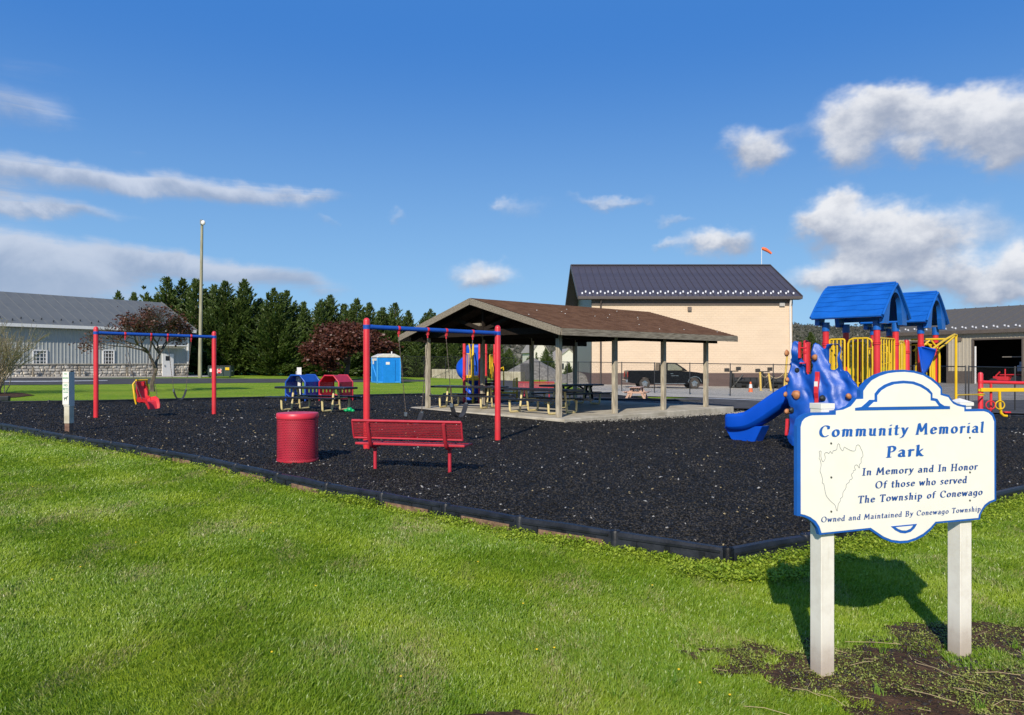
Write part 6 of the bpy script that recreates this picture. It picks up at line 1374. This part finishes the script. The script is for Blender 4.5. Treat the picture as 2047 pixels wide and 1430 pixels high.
def rocker():
    d = 19.8; b = D(1960, d, MU); root = thing('balance_apparatus', 'red and yellow horizontal beam apparatus with hanging handles at the right edge', 'play equipment', b, 0); Mi = local_of(root)
    L = lambda px, py, dd=d: Mi @ tp(px, py, dd)
    m = MB(); top = L(1960, 744).z; m.lathe([(.064, -.3), (.064, top - .06), (.05, top - .02), (0, top)], (0, 0, 0), 18); m.build('post', RED, root, smooth=True)
    m = MB(); m.tube([L(1962, 764), L(2047, 766), L(2200, 768)], .045, 12); m.build('top_beam', RED, root, smooth=True); m = MB(); m.box(((L(1957, 780).x + L(2200, 780).x) / 2, -.07, L(2000, 779.5).z), (L(2200, 780).x - L(1957, 780).x, .06, .10)); m.build('lower_beam', YEL, root, bevel=.01)
    m = MB(); m.tube([L(1981, 764), L(1981, 824)], .032, 10); m.build('hanger', RED, root, smooth=True)
    m = MB(); m.tube([L(1998, 783, d - .15), L(1999, 812, d - .15), L(2001, 826, d - .15), L(2006, 831, d - .15), L(2013, 832, d - .15)], .036, 10); m.build('foot_arm', YEL, root, smooth=True)
    for (cx, mt) in ((1980, RED), (1999, YEL)):
        m = MB(); c = L(cx, 810, d - .2); m.tube([c + Vector((.12 * math.cos(a), 0, .10 * math.sin(a) * 1.1)) for a in np.linspace(0, 2 * PI, 17)], .016, 6); m.build('handle', mt, root, smooth=True)
    MB().box(L(2010, 824), (.16, .2, .035)).build('foot_pedal', RED, root)
    for z in (764, 780, 789): MB().lathe([(.072, -.03), (.072, .03)], L(1960, z), 16).build('collar', RED if z == 764 else YEL, root, smooth=True)
rocker()

# ================================================================== SECOND PLAY STRUCTURE (beyond the pavilion)
def small_play():
    b = D(958, 31.3, MU); root = thing('small_play_structure', 'small red and yellow play structure with blue spiral slide seen through the pavilion', 'play structure', b, 0); Mi = local_of(root)
    L = lambda px, py, d=31.3: Mi @ tp(px, py, d)
    for (px, dd) in ((928, 31.0), (959, 30.6), (971, 32.4), (989, 31.8)):
        q = Mi @ tp(px, 760, dd); post(root, q.x, q.y, 3.0, clamps=(1.1, 2.05))
    m = MB(); c = Mi @ tp(936, 740, 32.6); N = 40; pts = [(c.x + .16 + .36 * math.cos(a), c.y + .36 * math.sin(a), .2 + 1.9 * (1 - i / N)) for i, a in enumerate(np.linspace(.2, 2 * PI * 1.35, N + 1))]; m.tube(pts, .33, 16, caps=False); m.build('spiral_slide', BLUES, root, smooth=True)
    h = MB(); q = L(947, 715, 32.0); h.box((q.x, q.y + .1, 1.75), (.65, .5, 1.35)); h.build('slide_hood', BLUES, root, bevel=.12)
    MB().box((L(948, 758).x, .4, 1.06), (.95, 1.3, .07)).build('deck', YEL, root); a, bb = L(931, 740), L(943, 740); rail_panel(root, (a.x, a.y - .2), (bb.x, bb.y - .2), 1.12, 2.02, 3)
    m = MB(); q = L(945.5, 700, 30.2); m.tube([(q.x, q.y, -.05), (q.x, q.y, 2.5), (q.x, q.y + .1, 2.75)], .045, 10); q2 = L(936, 690, 31); m.tube([L(936, 678, 31), L(940, 700, 31), L(940, 715, 31)], .03, 8).tube([L(957, 684, 31), L(959, 700, 31)], .03, 8); m.build('fire_pole', YEL, root, smooth=True)
    m = MB(); m.tube([L(931, 759, 30.5), L(958, 758, 30.5)], .05, 8); m.build('deck_edge', YEL, root, smooth=True)
    for (x0, x1, t) in ((979, 985, 709), (984, 990, 726)): a, bb = L(x0, 740, 31.4), L(x1, 740, 32.2); rail_panel(root, (a.x, a.y), (bb.x, bb.y), L(x0, 757).z, L(x0, t).z, 2, arch=True)
    m = MB(); m.tube([L(1001, 737, 32), L(1006, 734, 32), L(1007, 742, 32), L(1007, 781, 32)], .03, 8); m.build('stair_handrail', YEL, root, smooth=True)
    for i in range(5): q0 = L(977 + 6 * i, 762 + 6 * i, 32); MB().box((q0.x + .1, q0.y, q0.z), (.34, .9, .05)).build('step', DARK, root)
    MB().box((L(1018, 784, 31.5).x, .3, L(1018, 785, 31.5).z), (.62, .8, .07)).build('transfer_deck', YEL, root); a, bb = L(1026, 760, 31.3), L(1033, 760, 31.8); rail_panel(root, (a.x, a.y), (bb.x, bb.y), L(1026, 786).z, L(1026, 758).z, 2, arch=True)
    q = L(1033.5, 755, 31.5); m = MB(); m.tube([(q.x, q.y, 0), (q.x, q.y, q.z)], .035, 8); m.build('hand_post', YEL, root, smooth=True)
    MB().box((L(968, 770).x, .3, .5), (.5, .5, .6)).build('crawl_panel', DARK, root)
small_play()

# ================================================================== TREES
NEEDLE = leafmat('cypress_foliage', (.030, .058, .012), (.070, .112, .024), .28, nscale=.9, cc=(.20, .26, .06))
BARK = mk('bark', (.07, .055, .04), .9, scale=6, col2=(.15, .12, .09))
def conifer_mesh(seed, H=10.0, Rb=4.0, n=330, leaders=5):
    r = np.random.default_rng(seed); C_, U, Wd = [], [], []
    stems = [(0, 0, H, 1.0)] + [(r.normal(0, .95), r.normal(0, .95), H * r.uniform(.74, .95), .5) for _ in range(leaders)]
    for (sx, sy, h, k) in stems:
        nb = int(n * k)
        for i in range(nb):
            t = .02 + .98 * r.random() ** 1.2; a = r.uniform(0, 2 * PI); Lb = Rb * k * min((1 - t) ** .9, .86) * r.uniform(.5, 1.25) + .22; el = R(min(32, 4 + 200 * t) + 26 * t + r.normal(0, 7)); p0 = np.array([sx, sy, h * t]); d = np.array([math.cos(a) * math.cos(el), math.sin(a) * math.cos(el), math.sin(el)])
            ns = int(8 + Lb * 15); s = r.uniform(.2, 1.0, ns) ** .75; sag = .05 * (s * Lb) ** 2 * (1 - t)
            pts = p0 + d * (s * Lb)[:, None]; pts[:, 2] += sag; pts += r.normal(0, .02 + .085 * (1 - s)[:, None] * Lb, pts.shape)
            dd = d * 1.0 + r.normal(0, .30, (ns, 3)); dd[:, 2] += .15; dd /= np.linalg.norm(dd, axis=1)[:, None]; ll = r.uniform(.16, .40, ns) * (1 - .35 * t); w = r.normal(0, 1, (ns, 3)); w -= (w * dd).sum(1)[:, None] * dd; w /= np.linalg.norm(w, axis=1)[:, None]
            C_.append(pts); U.append(dd * ll[:, None]); Wd.append(w * (ll * r.uniform(.16, .28, ns))[:, None])
    C_, U, Wd = map(np.concatenate, (C_, U, Wd)); N = len(C_)
    V = np.stack([C_ - U * .3, C_ + Wd, C_ + U * .85, C_ - Wd], 1).reshape(-1, 3); F = np.arange(N)[:, None] * 4 + np.array([[0, 1, 2, 3]])
    return npmesh('cypress_crown', V, F, NEEDLE, np.repeat(r.random(N) ** 2, 4))
CONES = [conifer_mesh(s) for s in (1, 2, 3, 4)]
tm = MB(); tm.tube([(0, 0, -.3), (0, 0, 4), (0, 0, 9.3)], [.24, .16, .03], 8); TRUNK = bpy.data.meshes.new('cypress_trunk'); TRUNK.from_pydata(tm.v, [], tm.f); TRUNK.materials.append(BARK)
def conifer(i, px, top, d, label, wide=1.0, grp='evergreens in the far row', rz=None):
    c = D(px, d); h = zat(top - 4, d) - c.z; k = h / 10.2; root = thing('evergreen_tree', label, 'evergreen tree', c, rz if rz is not None else i * 1.3, grp)
    cr = link(CONES[i % 4], 'crown', None, root); cr.scale = (k * wide, k * wide, k); tr = link(TRUNK, 'trunk', None, root); tr.scale = (k, k, k)
rowp = [(333, 557, 80, 'evergreen rising behind the right end of the grey barn roof'), (366, 560, 82, 'evergreen directly left of the utility pole'), (392, 561, 79, 'evergreen directly behind the utility pole'), (428, 573, 81, 'evergreen just right of the utility pole, behind the dumpster'),
        (450, 565, 79, 'evergreen above the right end of the dumpster'), (489, 562, 80, 'tall pointed evergreen between the two swing frames, right of the dumpster'), (520, 600, 83, 'lower evergreen in the dip right of the tallest pointed one'), (548, 580, 79, 'evergreen behind the blue tunnel, left of its post'),
        (573, 584, 81, 'evergreen directly above the blue tunnel'), (607, 607, 84, 'lower evergreen above the red tunnel'), (642, 602, 81, 'evergreen behind the left side of the large purple tree'), (661, 594, 83, 'evergreen rising above the middle of the large purple tree'), (688, 611, 84, 'evergreen peeking out above the right of the purple tree'),
        (713, 600, 83, 'evergreen behind the tall left post of the front swings'), (738, 609, 85, 'evergreen just right of the tall left post of the front swings'), (765, 619, 84, 'evergreen above the portable toilet'), (790, 609, 86, 'evergreen right of the portable toilet, beside the pavilion roof'), (816, 625, 86, 'evergreen touching the left tip of the pavilion roof'),
        (845, 640, 85, 'evergreen behind the left gable slope of the pavilion'), (860, 622, 90, 'thin evergreen tip above the left slope of the pavilion roof'), (886, 655, 86, 'evergreen under the pavilion roof, right of its left corner post'), (914, 660, 87, 'evergreen under the pavilion behind the right hanging swing'), (943, 664, 88, 'evergreen behind the blue spiral slide'), (970, 668, 88, 'evergreen behind the second rear pavilion post'), (996, 680, 90, 'evergreen behind the right red post of the front swings'), (1018, 700, 92, 'last evergreen of the row, ending left of the gravel mound')]
for i, (px, t, d, lb) in enumerate(rowp): conifer(i, px, t, d, lb, wide=1.3)
for i, (px, t, lb) in enumerate([(237, 585, 'small evergreen tip over the grey barn ridge, left of three'), (268, 588, 'small evergreen tip over the grey barn ridge, middle of three'), (293, 594, 'lowest evergreen tip over the grey barn ridge')]): conifer(i + 1, px, t, 101, lb, grp='evergreen tips above the barn')
conifer(2, 1091, 700, 120, 'bushy evergreen in front of the white gabled house under the pavilion', 1.25, None); conifer(3, 1137, 728, 110, 'small evergreen left of the tan building', 1.3, None); conifer(0, 1060, 712, 125, 'small evergreen behind the slatted gate', 1.2, None)
conifer(1, 1620, 668, 84, 'evergreen behind the blue climbing wall, right of the tan building', 1.3, None); conifer(0, 1596, 690, 92, 'low evergreen at the right corner of the tan building', 1.4, None)

def branching(seed, height, spread, depth=6, trunk_h=.35, r0=.10, lean=(0, 0), up=.35, kids=(2, 4), seglen=.27, stems=1, shrink=.74):
    rs = random.Random(seed); m = MB(); tips = []
    def grow(p, d, l, r, k):
        q = p + d * l; mid = p + d * l * .5 + Vector((rs.gauss(0, .05), rs.gauss(0, .05), rs.gauss(0, .03))) * l; m.tube([p, mid, q], [r, r * .85, r * .68], 5 if r > .02 else 3, caps=False)
        if k <= 2: tips.extend([(p + (q - p) * rs.random(), d) for _ in range(6 if k == 1 else 3)])
        if k <= 1: return
        for _ in range(rs.randint(*kids)):
            nd = (d + Vector((rs.gauss(0, spread), rs.gauss(0, spread), rs.gauss(0, spread * .6) + up * .35))).normalized(); grow(q, nd, l * rs.uniform(shrink - .12, shrink + .12), r * .66, k - 1)
    for s in range(stems):
        if stems == 1: grow(Vector((0, 0, -.1)), Vector((lean[0], lean[1], 1)).normalized(), height * trunk_h, r0, depth)
        else: a = rs.uniform(0, 2 * PI); e = rs.uniform(.15, .75); grow(Vector((rs.gauss(0, .15), rs.gauss(0, .15), -.05)), Vector((math.cos(a) * e, math.sin(a) * e, 1)).normalized(), height * trunk_h * rs.uniform(.7, 1.1), r0 * rs.uniform(.5, 1), depth)
    return m, tips
def leafmesh(name, tips, per, size, jit, mat, seed, asp=.45):
    r = np.random.default_rng(seed); T = np.array([t[0] for t in tips]); T = np.repeat(T, per, 0); N = len(T); T = T + r.normal(0, jit, T.shape); u = r.normal(0, 1, (N, 3)); u /= np.linalg.norm(u, axis=1)[:, None]; w = np.cross(u, r.normal(0, 1, (N, 3))); w /= np.linalg.norm(w, axis=1)[:, None]; s = size * r.uniform(.5, 1.4, N)[:, None]
    V = np.stack([T, T + u * s * .5 + w * s * asp, T + u * s, T + u * s * .5 - w * s * asp], 1).reshape(-1, 3); F = np.arange(N)[:, None] * 4 + np.array([[0, 1, 2, 3]]); return npmesh(name, V, F, mat, np.repeat(r.random(N), 4))
PLUM = leafmat('plum_leaf', (.055, .018, .013), (.10, .036, .020), .3, nscale=1.5, cc=(.17, .06, .035))
def plum(label, c, rz, seed, H, spread, depth, per, size, lean, trunk_h, fit, keep=1):
    root = thing('purple_plum_tree', label, 'plum tree', c, rz); m, tips = branching(seed, H, spread, depth, trunk_h, .085, lean); V = np.array([t[0] for t in tips]); mx_, my_, mz_ = V.mean(0); m.v = [(a - mx_ * max(c_, 0) / mz_, b - my_ * max(c_, 0) / mz_, c_) for a, b, c_ in m.v]; tips = [(Vector((q[0].x - mx_ * max(q[0].z, 0) / mz_, q[0].y - my_ * max(q[0].z, 0) / mz_, q[0].z)), q[1]) for q in tips]; V = np.array([t[0] for t in tips]); k = H / np.percentile(V[:, 2], 99.5); kr = fit / np.percentile(np.hypot(V[:, 0], V[:, 1]), 95)
    t = m.build('trunk', BARK, root, smooth=True); t.scale = (kr, kr, k); l = link(leafmesh('leaves', [q for q in tips if mnoise.noise(q[0] * 2.2) + random.random() * .8 > .75 - keep * .8], per, size, .10, PLUM, seed), 'crown', None, root); l.scale = (kr, kr, k)
c = P(305, 783); plum('small purple leaved plum tree with open branches between the left swing posts', c, 0, 12, 4.2, .50, 8, 1, .075, (-.10, 0), .24, 2.75, .12)
c = D(689, 68); plum('large purple leaved plum tree with dense crown beside the portable toilet', c, 1, 14, 4.9, .56, 8, 3, .085, (.02, 0), .15, 4.4, .75)
def shrub():
    c = P(-18, 788); root = thing('twiggy_shrub', 'pale twiggy shrub budding into leaf at the left edge before the grey barn', 'shrub', c); m, tips = branching(21, 3.1, .26, 4, .36, .028, up=.3, kids=(2, 3), stems=46, shrink=.72)
    V = np.array([t[0] for t in tips]); k = 3.25 / V[:, 2].max(); t = m.build('branches', mk('pale_twig', (.26, .20, .12), .9, scale=9, col2=(.44, .36, .23)), root); kr = 2.15 / np.percentile(np.hypot(V[:, 0], V[:, 1]), 95); t.scale = (kr, kr, k)
    l = link(leafmesh('leaves', tips, 1, .028, .04, leafmat('bud_leaf', (.18, .17, .06), (.30, .27, .12), .4), 3), 'buds', None, root); l.scale = (kr, kr, k)
    b = [P(-60, 797), P(30, 795.5), P(70, 791), P(40, 786), P(-60, 786)]; sheet('shrub_bed', [tuple(q[:2]) for q in b], .02, SOIL)
    t0 = P(2, 797, .1); r2 = thing('timber_edging', 'short dark timber edging lying at the left edge by the twiggy shrub', 'edging', t0, R(4)); MB().box((-.7, 0, 0), (2.0, .16, .17)).build('timber', BLACKP, r2, bevel=.02)
shrub()

# ================================================================== HILLS
def hills():
    nx, ny = 150, 22; V, F = [], []
    for j in range(ny):
        t = j / (ny - 1); d = 330 + 620 * t
        for i in range(nx):
            px = -1500 + 5200 * i / (nx - 1); x = (px - CX) / FPX * 950 * (.5 + .5 * t) * 1.0; ry = 655 if px > 950 else 668
            top = (HOR - ry) * 950 / FPX + 9 * mnoise.noise(Vector((px * .0021, 1, 2))) + 3 * mnoise.noise(Vector((px * .01, 5, 2))); z = -2 + (top + 2) * (3 * t * t - 2 * t ** 3) ** .8 + 4 * mnoise.noise(Vector((x * .01, d * .01, 0))) * t; V.append((x, d, z))
    for j in range(ny - 1):
        for i in range(nx - 1): q = j * nx + i; F.append((q, q + 1, q + nx + 1, q + nx))
    hm = mk('hill_ground', (.11, .10, .08), .95, scale=.03, col2=(.15, .14, .10)); V = np.array(V); o = link(npmesh('hill', V, np.array(F), hm), 'hill', None, kind='structure')
    r = np.random.default_rng(5); N = 26000; t = r.random(N) ** .8; px = r.uniform(850, 2050, N); G = V.reshape(ny, nx, 3); fi = (px + 1500) / 5200 * (nx - 1); fj = t * (ny - 1); i0 = fi.astype(int); j0 = np.minimum(fj.astype(int), ny - 2); a = (fi - i0)[:, None]; b = (fj - j0)[:, None]
    Pn = (G[j0, i0] * (1 - a) + G[j0, i0 + 1] * a) * (1 - b) + (G[j0 + 1, i0] * (1 - a) + G[j0 + 1, i0 + 1] * a) * b; hh = r.uniform(4, 8, N) * np.where(t > .97, .75, 1); per = 9; T = np.repeat(Pn, per, 0); H = np.repeat(hh, per); n = len(T)
    off = r.normal(0, 1, (n, 3)) * np.stack([H * .20, H * .20, H * .22], 1); T = T + off; T[:, 2] += H * .6; s = H * .22 * r.uniform(.5, 1.2, n); u = r.normal(0, 1, (n, 3)); u /= np.linalg.norm(u, axis=1)[:, None]; w = np.cross(u, r.normal(0, 1, (n, 3))); w /= np.linalg.norm(w, axis=1)[:, None]
    Vv = np.stack([T + u * s[:, None], T + w * s[:, None] * .7, T - (u + w) * s[:, None] * .6], 1).reshape(-1, 3); Ff = np.arange(n)[:, None] * 3 + np.array([[0, 1, 2]])
    lm = leafmat('hill_tree', (.115, .108, .088), (.15, .14, .105), .45, nscale=.012, cc=(.18, .17, .135)); tag(link(npmesh('hillside_woods', Vv, Ff, lm, np.repeat(np.repeat(r.random(N) ** 1.5, per), 3)), 'hillside_woods', None), 'grey brown leafless woods covering the distant hill', 'woods', kind='stuff')
hills()
